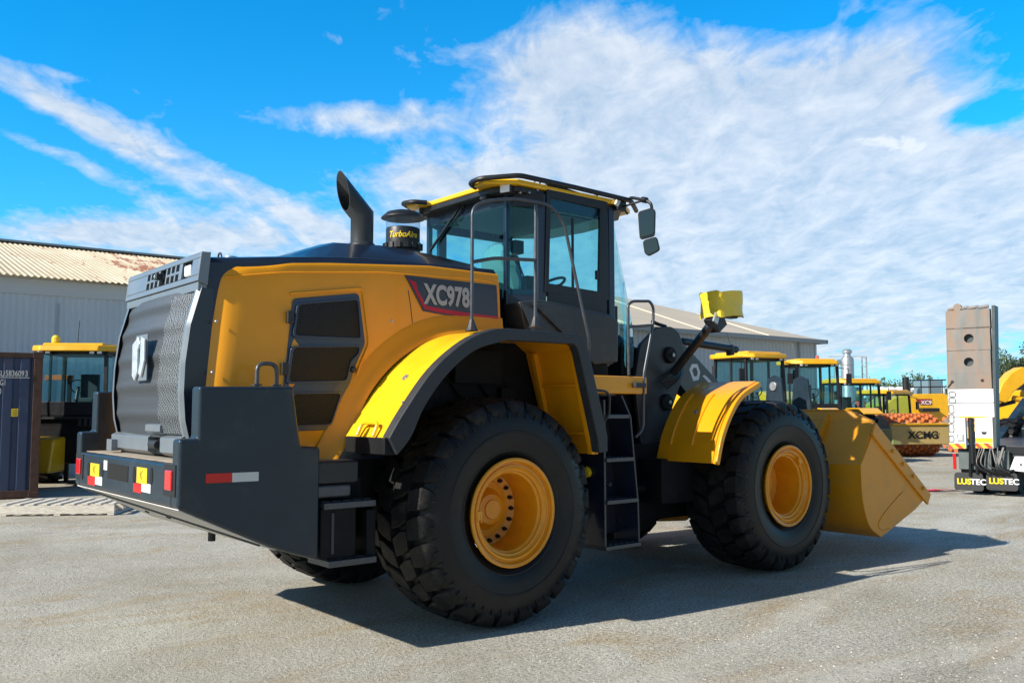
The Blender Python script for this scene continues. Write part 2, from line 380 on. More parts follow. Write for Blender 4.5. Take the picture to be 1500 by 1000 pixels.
def frame_prism(mb, outer, inner_, off, m=None):
    """ring between two outlines with the same count of points"""
    n = len(outer); o = [Vector(p) for p in outer]; i_ = [Vector(p) for p in inner_]; off = Vector(off)
    vs = o+i_+[p+off for p in o]+[p+off for p in i_]; fs = []
    for a in range(n):
        b = (a+1) % n
        fs += [(a, b, n+b, n+a), (2*n+a, 3*n+a, 3*n+b, 2*n+b), (a, 2*n+a, 2*n+b, b), (n+a, n+b, 3*n+b, 3*n+a)]
    mb.add(vs, fs, m)

# ================================================================== wheel loader
LD = empty('wheel_loader', (0, 0, 0))
tag(LD, 'huge yellow and dark grey wheel loader with XC978 on its hood, filling the foreground', 'wheel loader')

# ---- wheels
def add_lug(mb, c, side, rows, da, TR):
    """one tread block. rows: (h, skew, r) across the tread; da: half angle"""
    vs = []; n = len(rows)
    for (h, sk, rr, w_) in rows:
        for (dr, q) in ((-.05, 1.0), (-.012, 1.0), (0, .90)):
            for sgn in (-1, 1):
                a = c+sk+sgn*da*w_*q; r_ = rr+dr
                vs.append((r_*math.sin(a), side*h, r_*math.cos(a)))
    fs = []
    k = 6
    for i in range(n-1):
        a = i*k; b = a+k
        fs += [(a, b, b+2, a+2), (a+2, b+2, b+4, a+4), (a+4, b+4, b+5, a+5), (a+5, b+5, b+3, a+3), (a+3, b+3, b+1, a+1)]
    fs += [(0, 2, 4, 5, 3, 1), tuple(i+(n-1)*k for i in (0, 1, 3, 5, 4, 2))]
    mb.add(vs, fs, None)

def make_wheel(parent, rimdepth=.34):
    """axis along local y, outer face towards -y; origin at the tyre's centre"""
    wl = empty('wheel', (0, 0, 0), parent=parent)
    t = MB()
    prof = [(.395, -.30), (.43, -.335), (.47, -.352), (.475, -.357), (.485, -.357), (.49, -.36), (.56, -.378), (.62, -.384), (.625, -.389), (.635, -.389), (.64, -.385), (.70, -.380), (.76, -.365), (.80, -.345), (.835, -.30), (.848, -.15), (.852, 0)]
    prof = prof+[(r_, -h) for r_, h in prof[-2::-1]]
    t.lathe([(r_, h) for r_, h in prof], (0, 0, 0), (0, 1, 0), sidew, 96)
    for k in range(52):
        q = 2*math.pi*k/52; rl = .085 if k % 2 else .05
        for sy in (-1, 1):
            m_ = Matrix.Rotation(q, 3, 'Y'); t.box(m_ @ Vector((0, sy*.372, .775-rl/2+.01)), (.006, .008, rl), sidew, m_ @ Matrix.Rotation(R(-12*sy), 3, 'X'))
    N = 26; D = 2*math.pi/N
    lg = MB()
    for k in range(N):
        for side in (-1, 1):
            a = k*D+(D/2 if side > 0 else 0)
            j = random.uniform(-.004, .004)
            add_lug(lg, a, side, [(.205, -.02, .893, .80), (.27, 0, .886, .95), (.325, .012, .868, 1.0), (.352, .016, .835, .82), (.366, .018, .80, .5)], D*.42+j*.3, .9)
            add_lug(lg, a+D*.46, side, [(.012, -.055, .90, .8), (.085, -.02, .899, .95), (.125, .0, .897, 1.0), (.195, .03, .894, .8)], D*.42, .9)
    o1 = t.build('tyre', sidew, wl, ang=30)
    lg.build('tread', rubber, wl, smooth=True, ang=25)
    rm = MB(); d = rimdepth
    p = [(.40, .03), (.424, .002), (.424, -.012), (.413, -.018), (.396, -.012), (.392, .012), (.385, .02), (.372, .018), (.368, .004), (.352, .000), (.346, .018), (.336, .028), (.322, .03), (.318, .05), (.302, .062), (.298, .10), (.292, d), (.23, d+.025), (.225, d+.01), (.17, d+.01), (.135, d-.03), (.12, d-.06), (.08, d-.07), (.075, d-.085), (0, d-.085)]
    rm.lathe(p, (0, -.365, 0), (0, 1, 0), wheely, 72)
    rim = rm.build('rim', wheely, wl, ang=28)
    b = MB(); b.lathe([(0, -.03), (.012, -.03), (.012, -.012), (.018, -.012), (.018, .02)], (0, 0, 0), (0, 1, 0), darkbolt, 6)
    b0 = b.build('wheel_bolt', darkbolt, wl)
    for k in range(18):
        q = 2*math.pi*k/18; o = b0 if k == 0 else b0.copy()
        if k: C.objects.link(o)
        o.parent = wl; o.location = (.258*math.cos(q), -.365+d+.008, .258*math.sin(q))
    v = MB(); v.box((-.335, -.345, -.02), (.05, .05, .07)); v.tube([(-.33, -.36, .02), (-.32, -.375, -.07)], .008); v.build('rim_lock', wheely, wl, bevel=.008)
    return wl
def place_wheel(wl, x, y, flip, rot=0, yaw=0):
    wl.location = (x, y, .9); wl.rotation_euler = (0, 0, math.pi+yaw if flip else yaw)
    for c in kids(wl):
        c.rotation_euler = (0, rot, 0); c.location = Matrix.Rotation(rot, 3, 'Y') @ c.location
WB = 3.77
w1 = make_wheel(LD); 
w2 = copy_tree(w1, LD); w3 = copy_tree(w1, LD); w4 = copy_tree(w1, LD)
for w_ in (w2, w4):
    for c_ in kids(w_):
        if c_.name.startswith('wheel_bolt'): bpy.data.objects.remove(c_)
place_wheel(w1, 0, -1.135, False, .05); place_wheel(w2, WB, -1.135, False, 2.35); place_wheel(w3, 0, 1.135, True, .4); place_wheel(w4, WB, 1.135, True, 1.2)

# ---- counterweight
y_ = -1.21
bot = [(-2.51, 1.085), S(409, 806, -1.27), S(469, 822, -1.25)]
mb = MB()
xe = bot[2][0]
mb.side([(-2.51, 1.085), (-2.51, 1.35), (xe, 1.35), (xe, bot[2][1]+.02), (bot[1][0], bot[1][1]+.02)], -1.09, 1.09)      # box between the side walls
def wallprof(y0):
    return [(-2.51, 1.082), (-2.51, 1.515), (-2.395, 1.515), (-2.395, 1.85), (S(428, 570, -1.24)[0], 1.86), (S(440, 655, -1.24)[0], 1.45), (xe, 1.44), (xe, bot[2][1]), (bot[1][0], bot[1][1])]
wp = wallprof(0)
for sy in (-1, 1):
    # outer skin bows out towards the crease, then turns in
    xc = bot[1][0]
    def yo(x): return 1.21+.07*(x+2.51)/(xc+2.51) if x <= xc else 1.28-.05*(x-xc)/(xe-xc)
    outl = []
    pts = [(-2.51, 1.082), (-2.51, 1.515), (-2.395, 1.515), (-2.395, 1.85), (xc, 1.858), wp[4], wp[5], wp[6], wp[7], (xc, bot[1][1])]
    A = [(x, sy*yo(x), z) for x, z in pts]; B = [(x, sy*1.085, z) for x, z in pts]
    n = len(A); idx = [i for i in range(n)]
    vs = A+B
    f1 = (0, 1, 2, 3, 4, 9); f2 = (9, 4, 5, 6, 7, 8)
    fs = [f1, f2, tuple(i+n for i in f1), tuple(i+n for i in f2)]+[(i, (i+1) % n, (i+1) % n+n, i+n) for i in range(n)]
    mb.add(vs, fs)
cw = mb.build('counterweight', slate, LD, bevel=.022, seg=3)
# dusty deck, slots and underside
mb = MB(); mb.span((-2.46, -1.075, 1.353), (-2.2, 1.075, 1.358)); mb.build('deck_dust', mat('dust', (.36, .31, .25), .9, var=.2, vscale=9), cw)
def rearbox(px0, py0, px1, py1, x=-2.51):
    a = on(px0, (py0+py1)/2, 0, x); b = on(px1, (py0+py1)/2, 0, x); c = on((px0+px1)/2, py0, 0, x); d = on((px0+px1)/2, py1, 0, x)
    return (a.y+b.y)/2, (c.z+d.z)/2, abs(a.y-b.y), abs(c.z-d.z)
def rearpad(mb, bx, t, m=None, x=-2.51, dx=0):
    y, z, wy, hz = bx; mb.box((x-t/2+dx, y, z), (t, wy, hz), m)
for k, (px0, py0, px1, py1) in enumerate([(110, 678, 126, 700), (231, 690, 251, 719)]):
    y, z, wy, hz = rearbox(px0, py0, px1, py1)
    if k == 0: y, z = 1.07, 1.235
    wy, hz = .16, .15
    if k == 1: y, z = -1.07, 1.25
    a = MB(); a.box((-2.512, y, z), (.008, wy+.05, hz+.05), black); h = a.build('lamp_recess', black, cw)
    a = MB(); a.box((-2.518, y, z), (.022, wy-.04, hz-.02)); a.build('tail_light', redl, cw, bevel=.01)
slotm = mat('slot_dark', (.006, .006, .007), .9)
for (cx_, cy_) in [(129.5, 687.6), (150, 689), (196.6, 695), (222, 697)]:
    a = MB(); p = on(cx_, cy_, 0, -2.51); a.prism([(-2.513, p.y+.028*math.cos(q), p.z+.058*math.sin(q)) for q in [2*math.pi*i/20 for i in range(20)]], (.003, 0, 0)); a.build('oval_slot', slotm, cw)
a = MB(); y, z, wy, hz = rearbox(158, 680, 188, 703); a.box((-2.511, y, z), (.004, wy, hz)); a.build('bumper_slot', slotm, cw)
for q in [(133, 678.5, 146, 697.5), (201, 684.5, 216, 708)]:
    a = MB(); rearpad(a, rearbox(*q), .004, stick)
    y, z, wy, hz = rearbox(*q)
    a.tube([(-2.5125, y-.02, z+.035), (-2.5125, y+.015, z+.01), (-2.5125, y-.005, z-.03)], .004, black, seg=5); a.tube([(-2.5125, y+.03, z+.03), (-2.5125, y+.03, z-.02)], .004, black, seg=5)
    a.build('warning_sticker', stick, cw)
for (p0, p1, p2, t0, t1) in [(129, 140, 150, 697.5, 710), (196, 208, 221, 708, 721)]:
    a = MB(); rearpad(a, rearbox(p0, t0, p1, t1), .0035, redr); rearpad(a, rearbox(p1, t0, p2, t1), .0035, white); a.build('reflector_tape', white, cw)
a = MB(); rearpad(a, rearbox(152.5, 674, 157.5, 688), .003); a.build('label', white, cw)
a = MB()
def yside(x): return -(1.21+.07*(x+2.51)/(bot[1][0]+2.51))
for (p0, p1, m_) in [(303, 340, redr), (340, 377, pale)]:
    x0, z0 = S(p0, 711, -1.25); x1, z1 = S(p1, 711, -1.25)
    a.prism([(x0, yside(x0)-.004, 1.262-.03), (x1, yside(x1)-.004, 1.262-.03), (x1, yside(x1)-.004, 1.262+.03), (x0, yside(x0)-.004, 1.262+.03)], (0, .004, 0), m_)
a.build('reflector_tape', white, cw)
a = MB()   # groove line and plate edges under the tail
nb = Vector((bot[1][0]+2.51, 0, bot[1][1]-1.085)); L_ = nb.length; nb.normalize(); nn_ = Vector((-nb.z, 0, nb.x))*-1
under = mat('underside_paint', (.55, .54, .52), .6, var=.15, vscale=4)
base = Vector((-2.51, 0, 1.085))
Q = lambda t, y, o: base+nb*t+nn_*(-o if nn_.z > 0 else o)+Vector((0, y, 0))
a.prism([Q(.02, -1.19, .004), Q(L_-.02, -1.25, .004), Q(L_-.02, 1.19, .004), Q(.02, 1.19, .004)], nn_*(.006 if nn_.z < 0 else -.006), under)
a.tube([Q(.06, 1.0, .012), Q(.30, 0, .012), Q(.62, -1.2, .012)], .012, black, seg=6)
for yy in (.6, .1, -.4): a.lathe([(0, -.03), (.02, -.03), (.02, .01)], Q(.45, yy, .01), nn_, black, 8)
a.tube([(-1.75, .15, .80), (-1.75, .15, .66)], .03, black)
a.build('underside_plate', under, cw)
# lifting loop on the counterweight
a = MB(); p0 = P3(376, 568, -1.15); p1 = P3(405, 568, -1.15)
a.tube(filletpath([(p0.x, -1.15, 1.84), (p0.x, -1.15, 2.015), (p1.x, -1.15, 2.015), (p1.x, -1.15, 1.84)], .06), .015, seg=12)
a.box((p0.x, -1.15, 1.868), (.05, .05, .012)); a.box((p1.x, -1.15, 1.868), (.05, .05, .012)); a.build('lifting_loop', steel, cw)

# ---- hood
def hood_w(x): return .77+.08*min(1, max(0, (x+2.25)/.55))**.6
def lerp(a, b, t): return a+(b-a)*t
def interp(tab, x):
    if x <= tab[0][0]: return tab[0][1]
    for (x0, v0), (x1, v1) in zip(tab, tab[1:]):
        if x <= x1: return v0+(v1-v0)*(x-x0)/(x1-x0)
    return tab[-1][1]
ztop = [(-2.24, 2.775), (-2.02, 2.79), (-1.3, 2.875), (-.85, 2.905), (.35, 2.94)]
zcr = [(-2.24, 2.80), (-1.75, 2.84), (-1.4, 2.92), (-1.0, 3.07), (-.55, 3.10), (-.1, 3.08), (.35, 3.03)]
mb = MB(); rows = []
xs = [-2.2, -2.1, -1.9, -1.75, -1.4, -1.2, -1.0, -.8, -.55, -.3, -.1, .1, .35]
for x in xs:
    wv = hood_w(x)-.012; zt = interp(ztop, x); zc = interp(zcr, x); bz = 1.32 if x > -2 else 1.38
    half = [(wv, bz), (wv, 1.9), (wv, zt-.05), (wv-.03, zt-.012), (wv-.08, zt), (.62, lerp(zt, zc, .12)), (.46, lerp(zt, zc, .9)), (.38, zc), (.15, zc+.015)]
    rows.append([(x, -y, z) for y, z in half]+[(x, y, z) for y, z in half[::-1]])
mb.grid(rows)
n = len(rows[0]); mb.add(rows[0], [list(range(n))]); mb.add(rows[-1], [list(range(n))])
hood = mb.build('hood', navy, LD, ang=30)
# engine bay block under the hood
mb = MB(); mb.span((-1.6, -.72, .95), (.9, .72, 1.9)); mb.span((-1.6, -.5, .7), (2.0, .5, 1.25)); mb.span((.35, -.60, 1.3), (.62, .60, 2.8))
for k in range(9): mb.box((-.9+k*.27, -.8, 1.5+.12*(k % 3)), (.16, .2, .3))
for k in range(5): mb.tube([(-.8+.3*k, -.82, 2.0), (-.6+.3*k, -.90, 1.75), (-.5+.28*k, -.8, 1.3)], .018, seg=6)
fr = mb.build('rear_frame', chass, LD, bevel=.02)
mb = MB(); mb.tube([(0, -1.0, .9), (0, 1.0, .9)], .19, seg=20); mb.lathe([(.0, -.3), (.2, -.28), (.33, -.1), (.33, .1), (.2, .28), (0, .3)], (0, 0, .9), (0, 1, 0), None, 24); mb.build('rear_axle', chass, LD)
mb = MB(); mb.tube([(WB, -1.0, .9), (WB, 1.0, .9)], .19, seg=20); mb.lathe([(.0, -.3), (.2, -.28), (.33, -.1), (.33, .1), (.2, .28), (0, .3)], (WB, 0, .9), (0, 1, 0), None, 24); mb.build('front_axle', chass, LD)

# yellow side panels
def yprof(x, z, zt):
    t = (zt-z)
    o = .035-.045*max(0, 1-t/.14)**1.6
    return o
def side_panel(sy):
    mb = MB(); rows = []
    left = arc([(-2.235, 1.30), (-2.215, 1.7), (-2.185, 2.0), (-2.145, 2.35), (-2.11, 2.58), (-2.075, 2.66), (-2.0, 2.715)], 5)
    NV = len(left); NU = 46
    top_x1 = .36
    for j in range(NU+1):
        u = j/NU
        row = []
        for i in range(NV):
            lx, lz = left[i]
            x = lerp(lx, top_x1, u)
            xt = x
            zt = interp([(-2.02, 2.715), (-1.9, 2.745), (-1.3, 2.81), (-.36, 2.885), (.36, 2.885)], xt)
            v = (lz-1.30)/(2.715-1.30)
            ztt = lerp(2.715, zt, min(1, u*6)); zb_ = interp([(-1.32, 1.30), (-1.20, 1.50), (-1.04, 1.83), (-.78, 2.10), (-.45, 2.28), (-.1, 2.35), (.34, 2.36)], x)
            z = zb_+v*(ztt-zb_); v = (z-1.30)/(ztt-1.30)
            e = min(1, (j/NU)*14); e = math.sqrt(max(0, 1-(1-e)**2))
            et = min(1, (1-v)*9); et = math.sqrt(max(0, 1-(1-et)**2))
            w_ = hood_w(x)
            belly = .028*math.sin(math.pi*min(1, v*1.05))
            y = w_-.012+(.022+.012*e+belly)*min(1, e+.05)*(0.15+.85*et)
            row.append((x, sy*y, z))
        rows.append(row)
    mb.grid(rows, flip=(sy > 0))
    return mb
def panel_y(x, z):
    """y of the near panel's face, for what is fitted on it"""
    zt = interp([(-2.02, 2.715), (-1.9, 2.745), (-1.3, 2.81), (-.36, 2.885), (.36, 2.885)], x); v = (z-1.30)/(zt-1.30); e = min(1, (x+2.2)/2.56*14); e = math.sqrt(max(0, 1-(1-e)**2)); et = min(1, (1-v)*9); et = math.sqrt(max(0, 1-(1-et)**2))
    return -(hood_w(x)-.012+(.022+.012*e+.028*math.sin(math.pi*min(1, max(0, v)*1.05)))*(.15+.85*et))
pn = side_panel(-1).build('side_panel', yellow, hood, ang=60)
side_panel(1).build('side_panel', yellow, hood, ang=60)
# wheel-arch flare of the panel
a = MB(); path = arc([(-1.32, 1.33), (-1.20, 1.52), (-1.04, 1.85), (-.78, 2.12), (-.45, 2.30), (-.1, 2.37), (.34, 2.38)], 6)
rows = []
for (x, z) in path:
    c = Vector((-.05, 1.2)); p = Vector((x, z)); dr = (p-c).normalized()
    row = []
    for (o, y) in [(.12, .895), (.09, .912), (.05, .93), (.01, .955), (-.02, .985), (-.05, .99)]:
        q = p+dr*o; row.append((q.x, -y, q.y))
    rows.append(row)
a.grid(rows); a.build('arch_flare', yellow, hood, ang=60)

# service door with three perforated windows
def quad(pxs, y): return [(*S(px, py, y),) for px, py in pxs]
yd = -.905
outer = roundpoly(quad([(430, 437), (527, 429), (535, 503), (521, 535), (490, 629), (418, 632), (415, 565)], yd), .035, 4)
def ypl(x, z, o): return panel_y(x, z)-o
door = MB()
wins = [[(438, 446), (524, 439), (527, 495), (431, 491)], [(429, 509), (525, 508), (524, 517), (512, 529), (506, 557), (422, 559)], [(429, 577), (498, 576), (484, 621), (424, 623)]]
door.prism([(x, ypl(x, z, -.002), z) for x, z in outer], (0, -.014, 0), mat('door_frame_blue', (.035, .05, .09), .35, coat=.3))
dr = door.build('service_door', None, LD, bevel=.006)
for wq in wins:
    pol = roundpoly(quad(wq, yd), .028, 4)
    a = MB(); cxm = sum(x for x, z in pol)/len(pol); czm = sum(z for x, z in pol)/len(pol)
    big = [(cxm+(x-cxm)*1.07, czm+(z-czm)*1.1) for x, z in pol]
    frame_prism(a, [(x, ypl(x, z, .024), z) for x, z in big], [(x, ypl(x, z, .024), z) for x, z in pol], (0, .016, 0))
    f = a.build('window_frame', MATS['door_frame_blue'], dr, bevel=.003)
    a = MB(); a.prism([(x, ypl(x, z, .0165), z) for x, z in pol], (0, .004, 0)); a.build('mesh_screen', dmesh, dr)
a = MB()
for (px, py) in [(427, 464), (418, 540)]:
    x, z = S(px, py, -.93); a.box((x, ypl(x, z, .02), z), (.05, .03, .09), plast)
x, z = S(519, 541, -.93); a.lathe([(0, -.02), (.02, -.018), (.026, 0)], (x, ypl(x, z, .016), z), (0, 1, 0), plast, 16)
a.build('hinge', plast, dr, bevel=.004)
# raised lip around the door
a = MB(); lip = [(x, ypl(x, z, .004), z) for x, z in roundpoly(quad([(424, 430), (533, 422), (541, 503), (526, 538), (497, 636)], yd), .04, 5)]
a.tube(lip[3:-3], .012, seg=6); a.build('door_moulding', yellow, hood)

# decal
yq = -.925
def onpanel(pts, o): return [(x, panel_y(x, z)-o, z) for x, z in [S(px, py, -.90) for px, py in pts]]
def conform(name, pts, off, m, parent):
    bm = bmesh.new(); vs = [bm.verts.new((x, 0, z)) for x, y, z in pts]; bm.faces.new(vs); bmesh.ops.triangulate(bm, faces=bm.faces[:])
    for _ in range(4): bmesh.ops.subdivide_edges(bm, edges=[e for e in bm.edges if e.calc_length() > .05], cuts=1); bmesh.ops.triangulate(bm, faces=bm.faces[:])
    for v in bm.verts: v.co.y = panel_y(v.co.x, v.co.z)-off
    ret = bmesh.ops.extrude_face_region(bm, geom=bm.faces[:]); 
    for g_ in ret['geom']:
        if isinstance(g_, bmesh.types.BMVert): g_.co.y += .004
    bmesh.ops.recalc_face_normals(bm, faces=bm.faces); me = bpy.data.meshes.new(name); bm.to_mesh(me); bm.free(); me.materials.append(m)
    o = bpy.data.objects.new(name, me); C.objects.link(o); o.parent = parent; return o
a = MB(); dc_pts = (onpanel([(595, 402.5), (729.5, 417.5), (730, 471), (650, 461), (620, 455.5)], .012))
dc = conform('name_decal', dc_pts, .008, decal, LD)
rs_pts = (onpanel([(600.5, 408), (610.5, 413), (613, 425), (625.5, 448), (650, 452.5), (695, 459.5), (730, 463.5), (730, 470), (690, 465.8), (640, 457), (622, 452.5)], .0145)); conform('red_stripe', rs_pts, .0115, red, dc)
xa, za = S(627, 444.5, -.925); xb, zb = S(697.5, 452.5, -.925)
T0 = (xa, panel_y(xa, za)-.0155, za)
sl_ = math.atan2(zb-za, xb-xa)
tm_ = text('model_number', 'XC978', .222, dtext, dc, (xa-.012, T0[1]-.002, za+.008), (R(90), -sl_*.0, 0), bold=.009, sx=.80*(xb-xa)/.50*.88, spacing=1.02, ext=.0012)
bpy.context.view_layer.update(); mw = tm_.matrix_world.copy()
for v in tm_.data.vertices:
    p = mw @ v.co; p.y = panel_y(p.x, p.z)-.0145-(0.001 if v.co.z > 0 else 0); v.co = p
tm_.location = (0, 0, 0); tm_.rotation_euler = (0, 0, 0); tm_.scale = (1, 1, 1)

def seam(pts, m, name='panel_seam', r_=.0035):
    q = [S(px, py, -.90) for px, py in pts]; a = MB(); n_ = 8; pp = []
    for (x0, z0), (x1, z1) in zip(q, q[1:]):
        for k in range(n_): x, z = lerp(x0, x1, k/n_), lerp(z0, z1, k/n_); pp.append((x, panel_y(x, z)-.001, z))
    a.tube(pp, r_, seg=5); return a.build(name, m, hood)
seam([(600, 425), (603, 450), (605, 477)], navy); seam([(335, 404), (420, 398), (560, 398), (700, 409), (728, 414)], MATS['yellow_paint'], 'swage_line', .006)
for (px, py) in [(316, 545), (322, 470), (575, 470), (545, 640)]:
    x, z = S(px, py, -.90); a = MB(); a.lathe([(0, -.006), (.009, -.006), (.012, 0)], (x, panel_y(x, z)-.001, z), (0, 1, 0), galv, 10); a.build('panel_screw', galv, hood)
# ---- rear grille and housing
a = MB()
gw = .80
topp = [(-2.20, 2.80), (-2.255, 2.785), (-2.285, 2.60), (-2.255, 2.575), (-2.2, 2.575)]
# housing plate with holes: built from strips round the openings
def hx(z): return lerp(-2.272, -2.25, (z-2.60)/.185)
zs = [2.60, 2.633, 2.683, 2.702, 2.752, 2.785]
def hplate(y0, y1, z0, z1, t=.03): a.prism([(hx(z0), y0, z0), (hx(z0), y1, z0), (hx(z1), y1, z1), (hx(z1), y0, z1)], (t, 0, 0))
cols = [(-.80, -.66), (-.46, -.40), (-.33, -.305), (-.235, -.21), (-.14, -.12), (.02, .05), (.12, .145), (.215, .24), (.31, .80)]
# openings: lamp -.66..-.46, squares, camera slot -.12..+.02, squares; the far end is solid
hplate(-.80, .80, 2.59, 2.633); hplate(-.80, .80, 2.755, 2.79)
for y0, y1 in cols: hplate(y0, y1, 2.633, 2.755)
for y0, y1 in [(-.40, -.14), (.02+.03, .31)]: hplate(y0, y1, 2.683, 2.705)
a.side([(-2.25, 2.79), (-2.24, 2.80), (-2.18, 2.80), (-2.18, 2.775), (-2.22, 2.775)], -.80, .80)
a.prism([(-2.272, -.80, 2.59), (-2.2, -.80, 2.56), (-2.18, -.80, 2.80), (-2.25, -.80, 2.79)], (0, -.012, 0)); a.prism([(-2.272, .80, 2.59), (-2.2, .80, 2.56), (-2.18, .80, 2.80), (-2.25, .80, 2.79)], (0, .012, 0))
gh = a.build('lamp_housing', silver, LD, bevel=.006)
a = MB(); a.span((-2.22, -.78, 2.60), (-2.20, .78, 2.78)); a.build('housing_back', black, gh)
a = MB(); a.box((-2.245, -.555, 2.688), (.03, .11, .085)); a.build('reversing_light', whitel, gh, bevel=.015)
a = MB(); a.box((-2.285, -.04, 2.70), (.05, .05, .05)); a.lathe([(0, -.02), (.016, -.02), (.018, .01)], (-2.30, -.04, 2.70), (1, 0, 0), chrome, 12); a.build('reversing_camera', plast, gh, bevel=.006)
# grille: bowed and ribbed
def gx(v):   # v 0 bottom .. 1 top
    return interp([(0, -2.285), (.12, -2.315), (.3, -2.33), (.5, -2.325), (.75, -2.295), (1, -2.225)], v)
GZ0, GZ1 = 1.50, 2.545
def rib(v):
    s_ = 0
    for c in (.16, .36, .56, .76, .93):
        d_ = (v-c)/.035; s_ += math.exp(-d_*d_)*.012
        d_ = (v-c+.07)/.04; s_ -= math.exp(-d_*d_)*.008
    return s_
def grow(v, y0, y1, ny, off, edge=True):
    out = []
    for j in range(ny+1):
        y = lerp(y0, y1, j/ny); k = abs(y)/gw
        bow = -.05*(1-k*k)
        out.append((gx(v)+bow-rib(v)*min(1, (1-k)*8)+off, y, lerp(GZ0, GZ1, v)))
    return out
a = MB(); a.grid([grow(i/90, -.76, .74, 24, 0) for i in range(91)]); gr = a.build('grille', grm, LD, ang=60, fix=False)
a = MB()
for y0, y1 in ((-.80, -.745), (.72, .80)):
    a.grid([[(gx(i/40)-(.012 if y0 < 0 else .035), lerp(y0, y1, 0), lerp(GZ0, GZ1, i/40)) , (gx(i/40)-.035, lerp(y0, y1, .5), lerp(GZ0, GZ1, i/40)), (gx(i/40)-(.035 if y0 < 0 else .012), lerp(y0, y1, 1), lerp(GZ0, GZ1, i/40))] for i in range(41)])
    yb = y0 if y0 < 0 else y1
    a.grid([[(gx(i/40)-.012, yb, lerp(GZ0, GZ1, i/40)), (-2.15, yb*.985, lerp(GZ0, GZ1, i/40))] for i in range(41)], navy)
a.prism([(-2.24, -.8, 2.545), (-2.19, -.8, 2.60), (-2.19, .8, 2.60), (-2.24, .8, 2.545)], (.0, 0, .012))
a.side([(-2.262, 2.525), (-2.262, 2.585), (-2.2, 2.59), (-2.2, 2.525)], -.795, .795)
# bottom catch frame
a.side([(-2.32, 1.375), (-2.36, 1.40), (-2.36, 1.50), (-2.32, 1.52), (-2.25, 1.52), (-2.25, 1.375)], -.78, -.40)
a.side([(-2.32, 1.375), (-2.36, 1.40), (-2.36, 1.50), (-2.32, 1.52), (-2.25, 1.52), (-2.25, 1.375)], -.14, .76)
a.side([(-2.34, 1.52), (-2.37, 1.545), (-2.37, 1.59), (-2.34, 1.60), (-2.30, 1.60), (-2.30, 1.52)], -.42, -.10)
a.box((-2.375, .66, 1.42), (.06, .13, .09)); 
a.build('grille_frame', silver, gr, bevel=.012)
a = MB(); a.span((-2.30, -.42, 1.36), (-2.28, -.1, 1.53), black); a.tube([(-2.36, -.36, 1.45), (-2.36, -.22, 1.45)], .03, plast); a.box((-2.33, -.25, 1.45), (.08, .12, .06), plast); a.span((-2.3, -.7, 1.345), (-2.2, .7, 1.38), black); a.build('latch', plast, gr, bevel=.004)
# chrome emblem
a = MB(); xg = -2.41; ES = 1.25; eo = -.13
a.box((xg, -.10, 2.08), (.012, .26, .34), silver); 
a.prism([(xg-.008, -.12+y*1.35, 2.08+(z-2.08)*1.3) for y, z in [(.115, 1.98), (.12, 2.16), (.03, 2.20), (-.0, 2.16), (.035, 2.12), (.03, 2.0), (.07, 1.95)]], (-.018, 0, 0), emb)
a.prism([(xg-.008, -.12+y*1.35, 2.08+(z-2.08)*1.3) for y, z in [(-.02, 2.20), (-.08, 2.18), (-.085, 2.06), (-.03, 1.97), (.01, 1.99), (-.015, 2.06)]], (-.018, 0, 0), emb)
a.build('emblem', emb, gr, bevel=.006)
# crinkled bright strip: loose mesh film on the grille's near third
a = MB(); rows = []
for i in range(60):
    v = .03+.94*i/59; rows.append([(gx(v)-.05*(1-(abs(y)/gw)**2)-rib(v)*.6-.014-random.random()*.005, y, lerp(GZ0, GZ1, v)) for y in [-.755+.36*j/14 for j in range(15)]])
a.grid(rows); 
shim = meshmat('crinkled_mesh', (.22, .24, .255), (.02, .024, .028), 2*math.pi/.024, .5)
a.build('inner_screen', shim, gr, ang=80, fix=False)

# filler cap, lifting eyes, exhaust, precleaner
a = MB(); p = P3(338, 372, -.5); a.lathe([(0, .05), (.05, .045), (.055, .02), (.055, 0)], (p.x, -.5, 2.79), (0, 0, 1), galv, 20); a.build('filler_cap', galv, hood)
a = MB()
for (px, py, yy) in [(322, 374, -.55)]:
    p = P3(px, py, yy); a.tube([(p.x, yy+.035*math.cos(q), 2.80+.045*math.sin(q)) for q in [math.pi*i/8 for i in range(9)]], .007, seg=8)
a.build('lifting_eye', steel, hood)
ye = -.30
def E3(px, py): p = P3(px, py, ye); return p
a = MB(); b0 = E3(530, 358); t0 = E3(530, 312)
rr = .097
ex = b0.x
a.lathe([(rr+.02, -.03), (rr+.015, .0), (rr, .012)], (ex, ye, b0.z+.0), (0, 0, 1), None, 28)
# mitred elbow: rings are planar cuts
def ring(c, nrm_dir, r_):  # ellipse ring given centre, tilt of the cut plane and pipe radius
    return c
seg = 28; rings = []
zk = t0.z; sl2 = Vector((-.72, 0, .69)).normalized()
def pipe_ring(base, axis, planepoint, planenormal):
    e = Vector((0, 1, 0)); g = axis.cross(e).normalized(); out = []
    for k in range(seg):
        q = 2*math.pi*k/seg; p = base+(e*math.cos(q)+g*math.sin(q))*rr
        t = (planepoint-p).dot(planenormal)/axis.dot(planenormal); out.append(p+axis*t)
    return out
up_ = Vector((0, 0, 1)); B0 = Vector((ex, ye, b0.z)); K = Vector((ex, ye, zk-.02)); mit = (up_+sl2).normalized()
r0 = pipe_ring(B0, up_, B0, up_); r1 = pipe_ring(B0, up_, K, mit); 
r1b = r1; E1 = K+sl2*.36
def ring2(axis, base, pp, pn_):
    e = Vector((0, 1, 0)); out = []
    for p in r1:
        t = (pp-p).dot(pn_)/axis.dot(pn_); out.append(p+axis*t)
    return out
pe = E3(506, 283)
r2 = ring2(sl2, K, Vector((pe.x-.02, ye, pe.z)), Vector((1, 0, .22)).normalized())
vs = r0+r1+r2
